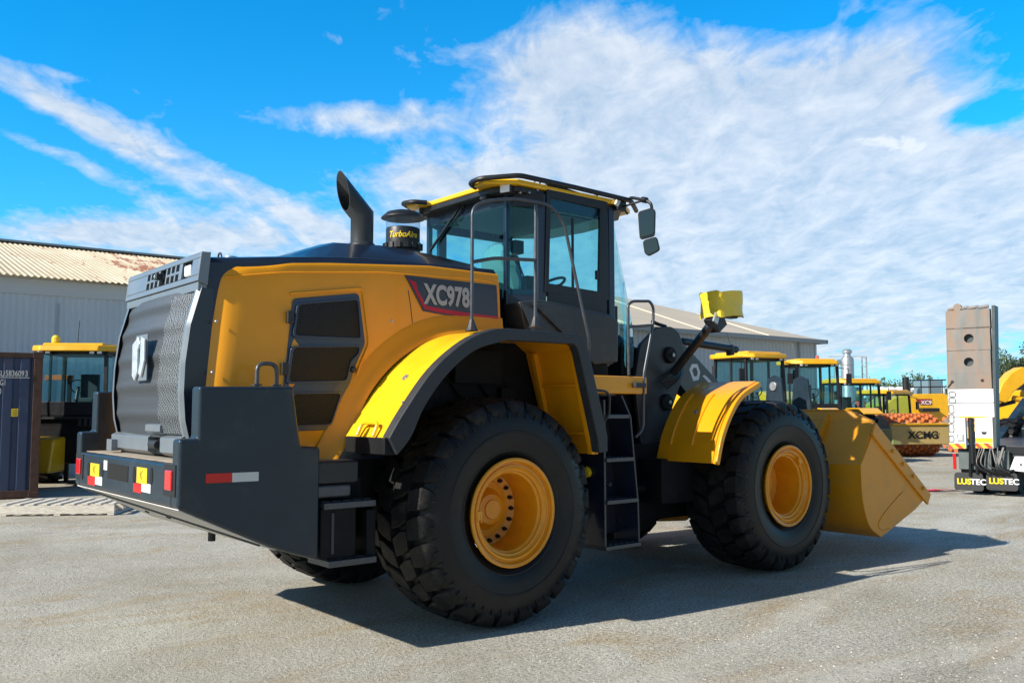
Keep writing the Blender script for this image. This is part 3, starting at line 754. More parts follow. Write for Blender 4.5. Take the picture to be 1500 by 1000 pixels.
shr = lambda rg: [p+(sum(rg, Vector())/seg-p)*.07 for p in rg]
r3 = shr(r2); r4 = shr(r1); vs += r3+r4
fs = []
for i in range(4):
    for k in range(seg): j = (k+1) % seg; fs.append((i*seg+k, i*seg+j, (i+1)*seg+j, (i+1)*seg+k))
a.add(vs, fs); a.build('exhaust_pipe', mat('exhaust_black', (.03, .034, .038), .42, var=.1, bump=.05, bscale=200), LD, ang=50)
a = MB(); pc = P3(590, 368, 0); cxp = pc.x
zc0 = P3(590, 366, 0).z-.05
z1 = P3(590, 337, 0).z; z2 = P3(590, 320, 0).z; z3 = P3(590, 309, 0).z
rc = .163
a.lathe([(rc*.9, zc0-3), (rc*.9, z1-3-.19), (rc+.01, z1-3-.185), (rc+.01, z1-3-.13), (rc*.96, z1-3-.13), (rc*.96, z1-3-.0), (rc*.93, z1-3+.012), (0, z1-3+.02)], (cxp, 0, 3), (0, 0, 1), black, 36)
for k in range(16):
    q = 2*math.pi*k/16; a.box((cxp+.17*math.cos(q), .17*math.sin(q), z1-.16), (.03, .03, .05), plast, Matrix.Rotation(q, 3, 'Z'))
a.lathe([(0, z3+.005), (.08, z3), (.15, z3-.02), (rc+.038, z2+.004), (rc+.04, z2-.004), (.0, z2+.004)], (cxp, 0, 0), (0, 0, 1), black, 36)
pcn = a.build('air_precleaner', black, LD)
a = MB(); a.lathe([(rc*.97, z1+.005), (rc*.97, z2)], (cxp, 0, 0), (0, 0, 1), None, 36); a.build('clear_bowl', clear, pcn)
def curved_text(s, size, m, parent, c, rad, z, a0, name='brand_text', sx=1):
    cu = bpy.data.curves.new(name, 'FONT'); cu.body = s; cu.size = size; cu.extrude = .001; cu.offset = .002; cu.shear = .3; cu.align_x = 'CENTER'
    t = bpy.data.objects.new(name, cu); C.objects.link(t); dg = bpy.context.evaluated_depsgraph_get(); me = bpy.data.meshes.new_from_object(t.evaluated_get(dg))
    bpy.data.objects.remove(t); bpy.data.curves.remove(cu)
    for v in me.vertices:
        q = a0+v.co.x*sx/rad; v.co = Vector((c[0]+(rad+v.co.z)*math.cos(q), c[1]+(rad+v.co.z)*math.sin(q), z+v.co.y))
    me.materials.clear(); me.materials.append(m)
    for p in me.polygons: p.material_index = 0
    o = bpy.data.objects.new(name, me); C.objects.link(o); o.parent = parent
av = math.atan2(CAM.y, CAM.x-cxp)
curved_text('TurboAire', .078, stick, pcn, (cxp, 0), rc*.96+.003, z1-.09, av, sx=.85)

# ================================================================== wheel loader: cab, fenders, ladder, front end, bucket
# ---- rear fenders (near one traced, far one mirrored)
yl = -1.58
topout = arc([S(568, 641, yl), S(592, 600, yl), S(634, 540, yl), S(681, 499, yl), S(719, 483, yl), S(742, 481, yl)], 5)+[S(841, 489, yl), S(852, 494, yl), S(859, 507, yl), S(888, 639, yl), S(888, 662, yl)]
topin = arc([S(580, 667, yl), S(601, 639, yl), S(620, 596, yl), S(653, 549, yl), S(695, 513, yl), S(742, 498.5, yl)], 5)+[S(838, 504, yl), S(843, 508, yl), S(847, 520, yl), S(874, 645, yl), S(876, 663, yl)]
def fender(sy):
    f = MB()
    up = topout[:26]
    f.sheet([(x, z-.004) for x, z in topout[:26]], sy*.90, sy*1.53, .03)
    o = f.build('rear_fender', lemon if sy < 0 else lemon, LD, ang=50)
    g = MB()   # front leg of the fender: pressed yellow sheet with a border and cross swage
    leg = [(x-.015, z-.02) for x, z in [topout[26], topout[28], topout[29], topout[30]]]
    leg = [(topout[26][0]-.80, topout[26][1]-.03)]+leg
    g.sheet(leg, sy*.84, sy*1.50, .02)
    p1 = Vector(leg[2]); p2 = Vector(leg[-1]); dd = (p2-p1).normalized(); nr = Vector((dd.y, -dd.x))
    for t in (.34, .80):
        q = p1.lerp(p2, t); g.box((q.x-.03, sy*1.21, q.y), (.03, .56, .02))
    for yy in (.94, 1.44):
        q1 = p1.lerp(p2, .02); q2 = p2; g.prism([(q1.x-.01, sy*yy, q1.y), (q2.x-.01, sy*yy, q2.y), (q2.x-.06, sy*yy, q2.y), (q1.x-.06, sy*yy, q1.y)], (0, sy*.05, 0))
    g.build('fender_front', yellow, o, bevel=.004)
    l = MB(); n = len(topout)
    vs = []; 
    for (x, z), (a_, b_) in zip(topout, topin): vs += [(x, sy*1.60, z), (a_, sy*1.60, b_), (a_, sy*1.50, b_+.004), (x, sy*1.50, z+.004)]
    fs = []
    for i in range(n-1):
        for j in range(4): k = (j+1) % 4; fs.append((i*4+j, i*4+4+j, i*4+4+k, i*4+k))
    fs += [(0, 1, 2, 3), (4*n-4, 4*n-3, 4*n-2, 4*n-1)]
    l.add(vs, fs); l.build('fender_lip', lipr, o, bevel=.012)
    h = MB(); x0, z0 = topout[0]
    h.span((x0-.02, sy*1.02, z0-.12), (x0+.10, sy*1.57, z0-.0), chass)
    h.build('fender_bracket', chass, o, bevel=.01)
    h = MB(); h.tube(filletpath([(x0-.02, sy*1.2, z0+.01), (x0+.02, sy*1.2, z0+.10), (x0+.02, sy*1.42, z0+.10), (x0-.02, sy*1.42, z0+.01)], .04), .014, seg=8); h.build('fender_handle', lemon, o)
    if sy < 0:
        for (px, py, yy, rr_) in [(588, 551, -1.30, .028), (598, 583, -1.50, .010)]:
            best = min(topout[:22], key=lambda q: abs(q[1]-P3(px, py, yy).z)); h = MB(); i = topout.index(best); t = (Vector(topout[i+1])-Vector(topout[i-1])).normalized(); nn2 = Vector((-t.y, 0, t.x))
            h.lathe([(0, .008), (rr_*.5, .008), (rr_*.6, .003), (rr_, .004), (rr_, -.004)], Vector((best[0], yy, best[1]))+nn2*.001, nn2, galv, 16); h.build('fender_bolt', galv, o)
    return o
fender(-1); fender(1)
# inner wing plates
for sy in (-1, 1):
    a = MB()
    a.side([(-.9, 1.5), (-.55, 2.1), (-.2, 2.25), (.75, 2.28), (.95, 1.9), (1.0, 1.2), (.3, 1.0), (-.6, 1.0)], sy*.80, sy*.84)
    a.span((-.15, sy*.84, 1.92), (.35, sy*.93, 2.2)); a.build('wing_plate', chass, LD)

# ---- cab
cab = empty('cab', (.6, 0, 2.1), parent=LD)
def cb(mb, name, m, **k):
    o = mb.build(name, m, cab, loc=(.6, 0, 2.1), **k); o.location = (0, 0, 0); return o
XR, XC, XF = .63, .89, 1.84
Z0, ZG, ZT = 2.45, 3.58, 3.70
plan = [(XR, -.64), (XC, -.80), (XF, -.80), (2.18, -.48), (2.26, 0), (2.18, .48), (XF, .80), (XC, .80), (XR, .64)]
a = MB()
def post(x, y, z0, z1, wx=.05, wy=.05, dx=0):
    a.prism([(x-wx/2, y-wy/2, z0), (x+wx/2, y-wy/2, z0), (x+wx/2, y+wy/2, z0), (x-wx/2, y+wy/2, z0)], (dx, 0, z1-z0))
for sy in (-1, 1):
    post(XR+.02, sy*.625, 2.4, ZT, .05, .045); post(XC+.03, sy*.79, 2.2, ZT, .10, .05); post(XF+.0, sy*.79, 2.2, ZT, .08, .06)
    a.prism([(XR, sy*.64, ZG), (XC, sy*.80, ZG), (XC, sy*.77, ZG), (XR+.02, sy*.61, ZG)], (0, 0, ZT-ZG))
    a.span((XC, sy*.765, ZG-.02), (XF, sy*.80, ZT)); a.span((XC, sy*.765, 2.14), (XF+.02, sy*.805, 2.42))
    a.prism([(XR, sy*.64, 2.3), (XC, sy*.80, 2.3), (XC, sy*.77, 2.3), (XR+.02, sy*.61, 2.3)], (0, 0, .5))
a.span((XR, -.64, ZG), (XR+.03, .64, ZT)); a.span((XR, -.64, 2.3), (XR+.03, .64, 2.72))
a.prism([(XF, -.8, ZG+.04), (2.2, -.48, ZG+.04), (2.26, 0, ZG+.04), (2.2, .48, ZG+.04), (XF, .8, ZG+.04)], (0, 0, .08))
a.prism([(XR, -.62, 2.12), (XC, -.78, 2.12), (XF, -.78, 2.12), (2.15, -.4, 2.12), (2.15, .4, 2.12), (XF, .78, 2.12), (XC, .78, 2.12), (XR, .62, 2.12)], (0, 0, .08))
frame = cb(a, 'cab_frame', navy, bevel=.008)
# door
dx0, dz1 = S(800, 268, -.815); 
dout = [S(800, 266, -.815), S(889, 296, -.815), S(891, 440, -.815), S(797, 428, -.815)]
dinn = [S(806, 289, -.815), S(878, 306, -.815), S(876, 427, -.815), S(803, 415, -.815)]
a = MB(); frame_prism(a, [(x, -.828, z) for x, z in dout], [(x, -.828, z) for x, z in dinn], (0, .03, 0))
xm0, zm0 = S(839, 300, -.815); a.span((xm0-.012, -.82, 2.72), (xm0+.012, -.80, 3.52))
a.span((dinn[2][0]-.10, -.835, dinn[2][1]+.0), (dinn[2][0]-.06, -.822, dinn[2][1]-.02)); a.box((dinn[2][0]-.03, -.83, 3.0), (.03, .03, .09))
a.span((dout[0][0]+.01, -.826, 2.16), (dout[1][0]-.02, -.806, dinn[2][1]+.0))
cb(a, 'cab_door', black, bevel=.006)
a = MB()
a.prism([(x, -.812, z) for x, z in dinn], (0, .004, 0)); cb(a, 'door_window', glass)
a = MB(); a.span((XC+.05, .80, 2.45), (XF-.03, .804, ZG)); cb(a, 'side_window', glass)
for sy in (-1, 1):
    a = MB(); a.prism([(XR+.01, sy*.655, 2.75), (XC-.01, sy*.81, 2.75), (XC-.01, sy*.81, ZG), (XR+.01, sy*.655, ZG)], (.003, -sy*.004, 0)); cb(a, 'quarter_window', glass)
a = MB(); a.span((XR-.006, -.64, 2.70), (XR-.002, .64, ZG)); cb(a, 'rear_window', glass)
a = MB(); rows = []
for (z, dx) in [(2.12, .28), (2.3, .30), (2.6, .27), (3.0, .17), (3.4, .06), (ZG+.05, 0)]:
    row = []
    for (x, y) in [(XF+.05, -.79), (1.98, -.70), (2.10, -.52), (2.18, -.30), (2.2, 0), (2.18, .30), (2.10, .52), (1.98, .70), (XF+.05, .79)]:
        k = 0 if abs(y) > .75 else 1; row.append((x+dx*(.35+.65*k) if k else x+dx*.5, y, z))
    rows.append(row)
a.grid(rows); cb(a, 'windscreen', teal, ang=80)
# interior
a = MB(); a.span((XR+.06, -.58, 3.60), (XF-.05, .58, 3.64)); cb(a, 'headliner', inner)
a = MB(); sx_ = 1.12
a.box((sx_+.22, -.0, 2.68), (.50, .50, .14)); a.prism([(sx_-.02, -.24, 2.70), (sx_+.12, -.24, 2.70), (sx_+.02, -.24, 3.22), (sx_-.12, -.24, 3.22)], (0, .48, 0)); a.box((sx_+.2, 0, 2.45), (.35, .35, .35)); a.box((sx_+.3, -.3, 2.86), (.35, .09, .06)); a.box((sx_+.3, .3, 2.86), (.35, .09, .06))
cb(a, 'driver_seat', seatm, bevel=.05, seg=4)
a = MB(); rows = []
random.seed(3)
for i in range(13):
    row = []
    for j in range(17):
        q = 2*math.pi*j/16; z = lerp(2.75, 3.36, i/12); r_ = .30*math.sqrt(max(.02, 1-(i/12)**3)); row.append((sx_-.03+.5*r_*math.cos(q)+random.uniform(-.012, .012)-.06*(i/12), r_*math.sin(q)+random.uniform(-.012, .012), z))
    row[-1] = row[0]; rows.append(row)
a.grid(rows); 
fm = bpy.data.materials.new('seat_film'); fm.use_nodes = True; nt = fm.node_tree; b = nt.nodes['Principled BSDF']; b.inputs['Base Color'].default_value = (.6, .75, .7, 1); b.inputs['Roughness'].default_value = .12; b.inputs['Alpha'].default_value = .35
cb(a, 'seat_cover', fm, ang=20)
a = MB(); cs = Vector((1.72, 0, 2.98)); axs = Vector((-.55, 0, .83)).normalized(); e2 = Vector((0, 1, 0)); g2 = axs.cross(e2)
a.tube([cs+(e2*math.cos(q)+g2*math.sin(q))*.2 for q in [2*math.pi*k/24 for k in range(25)]], .016, seg=8)
a.tube([cs, cs-axs*.6], .045, seg=10); a.tube([cs-e2*.19, cs+e2*.19], .012, seg=6); a.tube([cs, cs+g2*.19], .012, seg=6); cb(a, 'steering_wheel', black)
a = MB(); a.box((1.85, .45, 2.9), (.16, .14, .5)); a.box((1.88, 0, 2.48), (.22, 1.5, .5)); a.box((1.55, .36, 3.42), (.12, .22, .14)); a.tube([(1.6, .4, 3.4), (1.80, .45, 3.1)], .01); cb(a, 'dashboard_sun_block', black, bevel=.02)  # wide low box added to stop sun passing through the cab glass
# wiper
a = MB(); w0 = on(683, 289, 0, XR-.03); w1_ = on(629, 368, 0, XR-.03); wm = on(664, 320, 0, XR-.03)
a.tube([(XR-.04, w0.y, w0.z), (XR-.035, wm.y, wm.z)], .013, seg=6); a.tube([(XR-.05, w0.y-.06, w0.z-.02), (XR-.04, wm.y-.03, wm.z-.03)], .008, seg=6); a.tube([(XR-.025, wm.y-.01, wm.z+.03), (XR-.025, w1_.y, w1_.z)], .015, seg=6); a.lathe([(0, -.03), (.035, -.03), (.035, .04)], (XR-.03, w0.y, w0.z), (-1, 0, 0), None, 12)
cb(a, 'rear_wiper', black)
# roof
rz0 = 3.70
def roofpts(o, z): 
    return [(.34-o, -.63, z), (.60-o*.5, -.86-o, z), (2.02, -.86-o, z), (2.36+o, -.62, z), (2.40+o, 0, z), (2.36+o, .62, z), (2.02, .86+o, z), (.60-o*.5, .86+o, z), (.34-o, .63, z), (.36-o, .46, z), (.47-o, .40, z), (.47-o, -.40, z), (.36-o, -.46, z)]
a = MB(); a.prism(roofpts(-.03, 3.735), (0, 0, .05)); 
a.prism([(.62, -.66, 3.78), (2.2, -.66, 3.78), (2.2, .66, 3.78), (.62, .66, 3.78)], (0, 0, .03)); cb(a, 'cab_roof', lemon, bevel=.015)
a = MB(); a.prism([(.50, -.60, rz0-.02), (.66, -.80, rz0-.02), (2.0, -.80, rz0-.02), (2.28, -.5, rz0-.02), (2.28, .5, rz0-.02), (2.0, .8, rz0-.02), (.66, .8, rz0-.02), (.5, .6, rz0-.02)], (0, 0, .05)); 
a.box((.56, -.44, 3.68), (.10, .10, .07)); cb(a, 'roof_underside', black, bevel=.01)
a = MB()
for sy in (-1, 1):
    a.tube(filletpath([(.46, sy*.40, 3.76), (.335, sy*.47, 3.765), (.325, sy*.64, 3.775), (.59, sy*.88, 3.80), (1.3, sy*.88, 3.80), (2.06, sy*.88, 3.79), (2.38, sy*.66, 3.77)], .06), .024, seg=10)
rail = cb(a, 'roof_edge', black)
a = MB(); a.tube([(.46, .64, 3.70), (.36, .62, 3.62), (.36, .45, 3.60), (.5, .40, 3.66)], .012, seg=8); cb(a, 'lamp_guard', black)
def lamp(px, py, y, rot, sc=1):
    p = P3(px, py, y); m_ = Matrix.Rotation(R(rot), 3, 'Z')
    a = MB(); a.box((p.x, p.y, p.z), (.10*sc, .12*sc, .13*sc), black, m_); o_ = cb(a, 'lamp_body', black, bevel=.02)
    a = MB(); a.box(Vector(p)+m_ @ Vector((-.056*sc, 0, 0)), (.012, .10*sc, .11*sc), whitel, m_); cb(a, 'work_light', whitel, bevel=.008)
lamp(744, 275, -.70, 20); p = P3(619, 306, .58); 
lamp(619, 306, .58, -15); 
p = P3(905, 300, -.80); a = MB(); m_ = Matrix.Rotation(R(30), 3, 'Y'); a.box((p.x, p.y, p.z-.01), (.13, .12, .12), black); a.box((p.x-.05, p.y-.05, p.z+.02), (.05, .03, .11), whitel, m_); cb(a, 'front_light', whitel, bevel=.01)
a = MB()
for (px, py) in [(787, 252)]:
    p = P3(px, py, -.72); a.tube([(p.x+.035*math.cos(q), -.72, 3.79+.035+.04*math.sin(q)) for q in [2*math.pi*k/14 for k in range(15)]], .009, seg=6)
cb(a, 'roof_eye', steel)
a = MB(); p = P3(873, 270, -.72); a.lathe([(.02, 0), (.02, .04), (.012, .06), (0, .065)], (p.x, -.72, 3.78), (0, 0, 1), black, 12); cb(a, 'antenna_base', black)
# under-eave hardware band at the near rear corner
a = MB(); a.prism([(.66, -.70, 3.56), (.90, -.835, 3.56), (.90, -.835, 3.69), (.66, -.70, 3.69)], (.01, -.012, 0), black)
cb(a, 'eave_panel', black)
for (px, py) in [(791, 277), (791, 284), (779, 281), (766, 281)]:
    a = MB(); p = P3(px, py, -.84); a.lathe([(0, -.012), (.012, -.010), (.012, .01)], (p.x, -.848 if p.x > .88 else -.80, p.z), (0, 1, 0), bolt, 8); cb(a, 'eave_bolt', bolt)
# mirror
a = MB(); ym = -1.20
pA = P3(922, 289, -.90); pB = P3(944, 293, ym+.08); pC = P3(954, 298, ym); pD = P3(955, 308, ym); pE = P3(912, 303, -.85)
a.tube(filletpath([(2.1, -.84, 3.77), pA, pB, pC, pD], .05), .016, seg=8); a.tube([(2.05, -.84, 3.66), pE, pB], .012, seg=8); a.lathe([(0, -.03), (.03, -.03), (.03, .03), (0, .03)], pB, (pB-pA), None, 12)
mr = a.build('mirror_arm', black, LD)
def mirror_head(pxs, y, dep, name):
    pts = [P3(px, py, y) for px, py in pxs]; c = sum(pts, Vector())/len(pts)
    vdir = (c-CAM).normalized(); vdir.z = 0; nrm = Vector((-.78, -.55, -.05)).normalized()
    # plate perpendicular to nrm through c
    fl = []
    for px, py in pxs:
        q = ray(px, py); t = (c-CAM).dot(nrm)/q.dot(nrm); fl.append(CAM+q*t)
    fl = [tuple(p) for p in roundpoly([tuple(p) for p in fl], .03, 3)]
    a = MB(); a.prism(fl, -nrm*dep, black); o = a.build(name, black, LD, bevel=.008)
    cc = sum((Vector(p) for p in fl), Vector())/len(fl)
    a = MB(); a.prism([cc+(Vector(p)-cc)*.88+nrm*.003 for p in fl], nrm*.002, mirror); a.build('mirror_glass', mirror, o)
mirror_head([(934, 310), (955, 304), (960, 308), (959, 345), (937, 351)], ym, .06, 'wing_mirror')
mirror_head([(941, 352), (962, 346), (967, 366), (950, 375), (944, 371)], ym, .05, 'spot_mirror')
# skirt under the cab door
a = MB(); sk = arc([S(758, 442, -.9), S(790, 440, -.9), S(825, 446, -.9), S(865, 455, -.9), S(893, 461, -.9)], 4)+[S(900, 468, -.9), S(899, 526, -.9), S(865, 530, -.9), S(835, 500, -.9), S(770, 500, -.9)]
a.side(sk, -.93, -.70); a.side([(x, z-.03) for x, z in sk[2:-1]], -.96, -.93); a.build('cab_skirt', gplast, LD, bevel=.02, seg=3)
a = MB(); a.span((1.05, -.85, 1.9), (1.75, .85, 2.14)); a.span((1.2, -.8, 1.0), (1.9, .8, 1.95)); a.build('cab_base', chass, LD, bevel=.02)
a = MB(); a.prism([P3(764, 443, -1.0), P3(790, 461, -1.0), P3(790, 474, -1.0), P3(781, 486, -1.0)], (0, .01, 0)); a.build('rail_gusset', steel, LD)

# ---- handrails
yh = -1.42
def H(*pts, y=yh): return [P3(px, py, y) for px, py in pts]
a = MB(); a.tube(filletpath(H((691, 479), (692, 303), (714, 294), (755, 291), (806, 300), (826, 325), (845, 415), (863, 498))+[P3(863, 516, -1.38), P3(857, 522, -1.30)], .10, 6), .0138, seg=12)
a.tube(filletpath(H((691, 384), (724, 378), (785, 381)), .05), .0145, seg=10); a.tube(H((785, 300), (784, 472)), .0145, seg=10)
for q in H((691, 479), (784, 474)): a.lathe([(.055, -.03), (.04, -.01), (.02, .05), (.017, .06)], q, (0, 0, 1), plast, 8)
a.build('fender_handrail', steel, LD)
a = MB(); yp = -1.30
a.tube(filletpath(H((921, 549), (920, 446), (927, 441), (952, 441), (957, 450), (957, 472), (943, 548), (942, 628), (931, 640), y=yp), .06, 5), .0138, seg=12); a.tube(H((921, 479), (956, 476), y=yp), .0135, seg=10)
a.build('platform_handrail', steel, LD)
a = MB(); a.tube(filletpath(H((871, 571), (888, 573), (893, 580), (892, 608), (884, 617), y=-1.40), .05), .012, seg=8); a.build('grab_handle', plast, LD)

# ---- platform and ladder
a = MB(); x0, zt_ = S(864, 549, -1.3); x1, zb_ = S(948, 577, -1.3)
a.span((x0, -1.3, zb_), (x1, -.72, zt_)); a.build('platform', yellow, LD, bevel=.012)
a = MB(); b_ = P3(930, 564, -1.32); a.box((b_.x+.05, -1.33, b_.z), (.14, .05, .045)); a.build('platform_latch', plast, LD, bevel=.006)
lad = MB()
L0 = [S(884, 585, -1.3), S(886, 806, -1.3)]; R0_ = [S(912, 579, -1.3), S(925, 610, -1.3), S(936, 735, -1.3), S(938, 800, -1.3)]
lad.prism([(L0[0][0], -1.3, L0[0][1]), (L0[1][0], -1.3, L0[1][1]), (L0[1][0]+.025, -1.3, L0[1][1]), (L0[0][0]+.025, -1.3, L0[0][1])], (0, .3, 0))
rr2 = [(x, -1.3, z) for x, z in R0_]+[(x-.02, -1.3, z) for x, z in R0_[::-1]]
lad.prism(rr2, (0, .3, 0))
lad.span((L0[0][0], -1.02, .55), (R0_[2][0], -1.0, 1.9))
ladder = lad.build('ladder', navy, LD, bevel=.004)
for (pl, pr_, py) in [(889, 921, 605), (888, 928, 668), (889, 935, 729), (887, 938, 795)]:
    a = MB(); xA, zA = S(pl, py+4, -1.31); xB, zB = S(pr_, py, -1.31); zz_ = (zA+zB)/2
    a.span((xA, -1.32, zz_-.035), (xB, -1.02, zz_)); 
    for k in range(6): a.box((lerp(xA, xB, (k+.5)/6), -1.25, zz_+.003), (.035, .02, .008))
    a.build('step', steel, ladder, bevel=.004)
for (px, py) in [(892, 709), (904, 707), (917, 640)]:
    a = MB(); p = P3(px, py, -1.03); a.lathe([(0, -.02), (.017, -.02), (.017, .02)], p, (0, 1, 0), bolt, 8); a.build('ladder_bolt', bolt, ladder)
a = MB(); p = P3(862, 690, -1.1); a.lathe([(0, -.05), (.045, -.045), (.05, -.01), (.03, 0), (.045, .02), (.045, .045), (0, .05)], p, (1, 0, .2), stick, 12); a.build('drain_plug', stick, LD)
# ---- boxes and steps behind the counterweight
a = MB(); ys = -1.2
def bx(px0, py0, px1, py1, m_, d=.35, y=ys):
    xa_, za_ = S(px0, py0, y); xb_, zb2 = S(px1, py1, y); a.span((xa_, y, min(za_, zb2)), (xb_, y+d, max(za_, zb2)), m_)
bx(462, 676, 526, 706, plast); bx(462, 711, 515, 727, steel); 
sb = a.build('battery_box', plast, LD, bevel=.02)
a = MB(); bx(470, 746, 521, 814, chass, .3); bx(538, 746, 550, 818, chass, .3); a.span((S(470, 730, ys)[0], -1.0, .75), (S(550, 730, ys)[0], -.95, 1.2)); bx(486, 750, 490, 812, navy, .02, -1.21)
so_ = a.build('rear_step', chass, LD, bevel=.008)
for (p0, p1, py) in [(474, 550, 731), (481, 551, 816)]:
    a = MB(); xA, zA = S(p0, py+6, ys-.03); xB, _ = S(p1, py, ys-.03); a.span((xA, ys-.04, zA-.045), (xB, ys+.28, zA))
    for k in range(5): a.box((lerp(xA, xB, (k+.5)/5), ys+.03, zA+.004), (.07, .03, .01))
    a.build('step', steel, so_, bevel=.005)

# ---- articulation, front frame, arms
a = MB(); a.span((1.6, -.45, .55), (2.5, .45, 1.75)); a.span((2.3, -.62, .55), (4.2, .62, 1.35)); a.span((2.4, -.95, .75), (2.9, -.2, 1.2)); a.tube([(1.9, -.6, .9), (2.8, -.75, .9)], .06)
a.tube([(1.5, -.7, .85), (2.6, -.5, .75)], .07)
a.build('front_frame', chass, LD, bevel=.03)
tw = [(955, 487), (962, 479), (985, 478), (996, 488), (1003, 515), (1003, 545), (985, 598), (978, 645), (940, 652), (930, 560), (938, 505)]
for sy in (-1, 1):
    a = MB(); pts = [S(px, py, -.62) for px, py in tw]; pts = [tuple(p) for p in roundpoly(pts, .05, 3)]
    a.side(pts, sy*.62, sy*.57); t_ = a.build('loader_tower', MATS['slate_paint'] if 0 else mat('tower_grey%d' % (sy+1), (.022, .026, .033), .4, var=.1), LD, bevel=.01)
    if sy < 0:
        for (px, py) in [(981, 520), (976, 589)]:
            b_ = MB(); xz = S(px, py, -.63); b_.lathe([(0, -.05), (.018, -.05), (.018, -.035), (.075, -.035), (.09, -.02), (.09, .01)], (xz[0], -.63, xz[1]), (0, 1, 0), chass, 20); b_.build('pin_boss', chass, t_, bevel=.006)
            b_ = MB(); b_.lathe([(0, -.062), (.022, -.06), (.022, -.04)], (xz[0], -.63, xz[1]), (0, 1, 0), bolt, 8); b_.build('pin_bolt', bolt, t_)
a = MB(); a.span((2.75, -.57, 1.2), (2.85, .57, 2.2)); a.box((2.5, 0, 2.0), (.4, 1.0, .7)); a.build('tower_crossmember', chass, LD)
px_, pz_ = S(1000, 520, -.55)
armm = mat('arm_grey', (.028, .036, .05), .35, coat=.2, var=.1)
arm_prof = [(2.85, 2.42), (3.05, 2.50), (3.3, 2.40), (3.9, 2.0), (4.6, 1.35), (5.0, .85), (5.15, .60), (5.05, .40), (4.85, .42), (4.5, .75), (3.8, 1.45), (3.2, 1.95), (2.85, 2.15)]
for sy in (-1, 1):
    a = MB(); a.side(arm_prof, sy*.55, sy*.42); ar = a.build('lift_arm', armm, LD, bevel=.012)
    if sy < 0:
        def ap(px, py): q = P3(px, py, -.556); return (q.x, -.553, q.z)
        g = MB()
        for seg_ in ([(1010, 541), (1014, 533), (1022, 533), (1026, 545), (1024, 556), (1016, 558)],):
            o_ = [ap(*q) for q in seg_]; c_ = sum((Vector(q) for q in o_), Vector())/len(o_); frame_prism(g, o_, [tuple(c_+(Vector(q)-c_)*.52) for q in o_], (0, .002, 0))
        g.prism([ap(1029, 550), ap(1033, 549), ap(1043, 559), ap(1038, 560)], (0, .002, 0)); g.build('arm_mark', white, ar)
a = MB(); a.tube([(2.75, 0, 2.45), (4.3, 0, 1.75)], .085, black, 14); a.tube([(4.3, 0, 1.75), (4.7, 0, 1.55)], .05, galv, 12); a.build('tilt_cylinder', black, LD)
a = MB(); a.tube([(2.6, -.3, 1.2), (4.3, -.45, 1.05)], .08, black, 14); a.build('lift_cylinder', black, LD)
a = MB(); pz1 = P3(1000, 500, -.3); pz2 = P3(1078, 512, -.3); a.tube([pz1, pz2], .045, black, 12); a.tube([P3(1068, 505, -.3), P3(1070, 520, -.3)], .05, black, 12); a.build('tilt_link', black, LD)
# hoses by the tower
for k in range(4):
    a = MB(); a.tube(arc([P3(968+3*k, 560+k*3, -.68), P3(985+3*k, 552+k, -.72), P3(992+2*k, 540, -.66), P3(1002, 530-3*k, -.6)], 5), .012, seg=6); a.build('hydraulic_hose', black, LD)
a = MB(); a.tube(arc([P3(955, 470, -.5), P3(962, 474, -.55), P3(975, 478, -.55)], 4), .02, seg=6); a.build('hydraulic_hose', black, LD)
# work light on its strut
yL = -1.25
a = MB(); a.tube([P3(986, 546, -.72), P3(1040, 477, yL)], .045, None, 12); a.box(P3(1048, 472, yL), (.16, .14, .16), None, Matrix.Rotation(R(-35), 3, 'Y')); a.box(P3(1066, 464, yL), (.22, .10, .03))
st = a.build('light_strut', black, LD, bevel=.01)
a = MB(); 
for (dx_, dy_) in [(0, 0)]:
    p = P3(1049, 466, yL-.09); a.box(p, (.07, .02, .10), galv, Matrix.Rotation(R(25), 3, 'Y'))
a.build('cable_tie', white, st)
random.seed(5)
c0 = P3(1057, 447, yL); a = MB(); rows = []
hw, hh, dd_ = .215, .13, .15
NR = 9
bmr = []
for i in range(NR):
    t = i/(NR-1); z = lerp(-hh, hh, t); row = []
    for j in range(25):
        q = 2*math.pi*j/24; cx_ = math.copysign(abs(math.cos(q))**.35, math.cos(q)); cy_ = math.copysign(abs(math.sin(q))**.35, math.sin(q))
        k = 1+.022*math.sin(9*t+j*1.3)+random.uniform(-.012, .012); pinch = 1-.05*math.sin(math.pi*t)
        row.append((c0.x+hw*cx_*k*pinch, c0.y+dd_*cy_*k*pinch, c0.z+z+.012*math.sin(j*1.1)*(1 if i in (0, NR-1) else .4)+(.012*cx_)))
    row[-1] = row[0]; rows.append(row)
cen = Vector((c0.x, c0.y, c0.z+hh*1.08)); rows.append([cen]*25); 
a.grid(rows); a.build('yellow_light_cover', cloth, LD, ang=30)

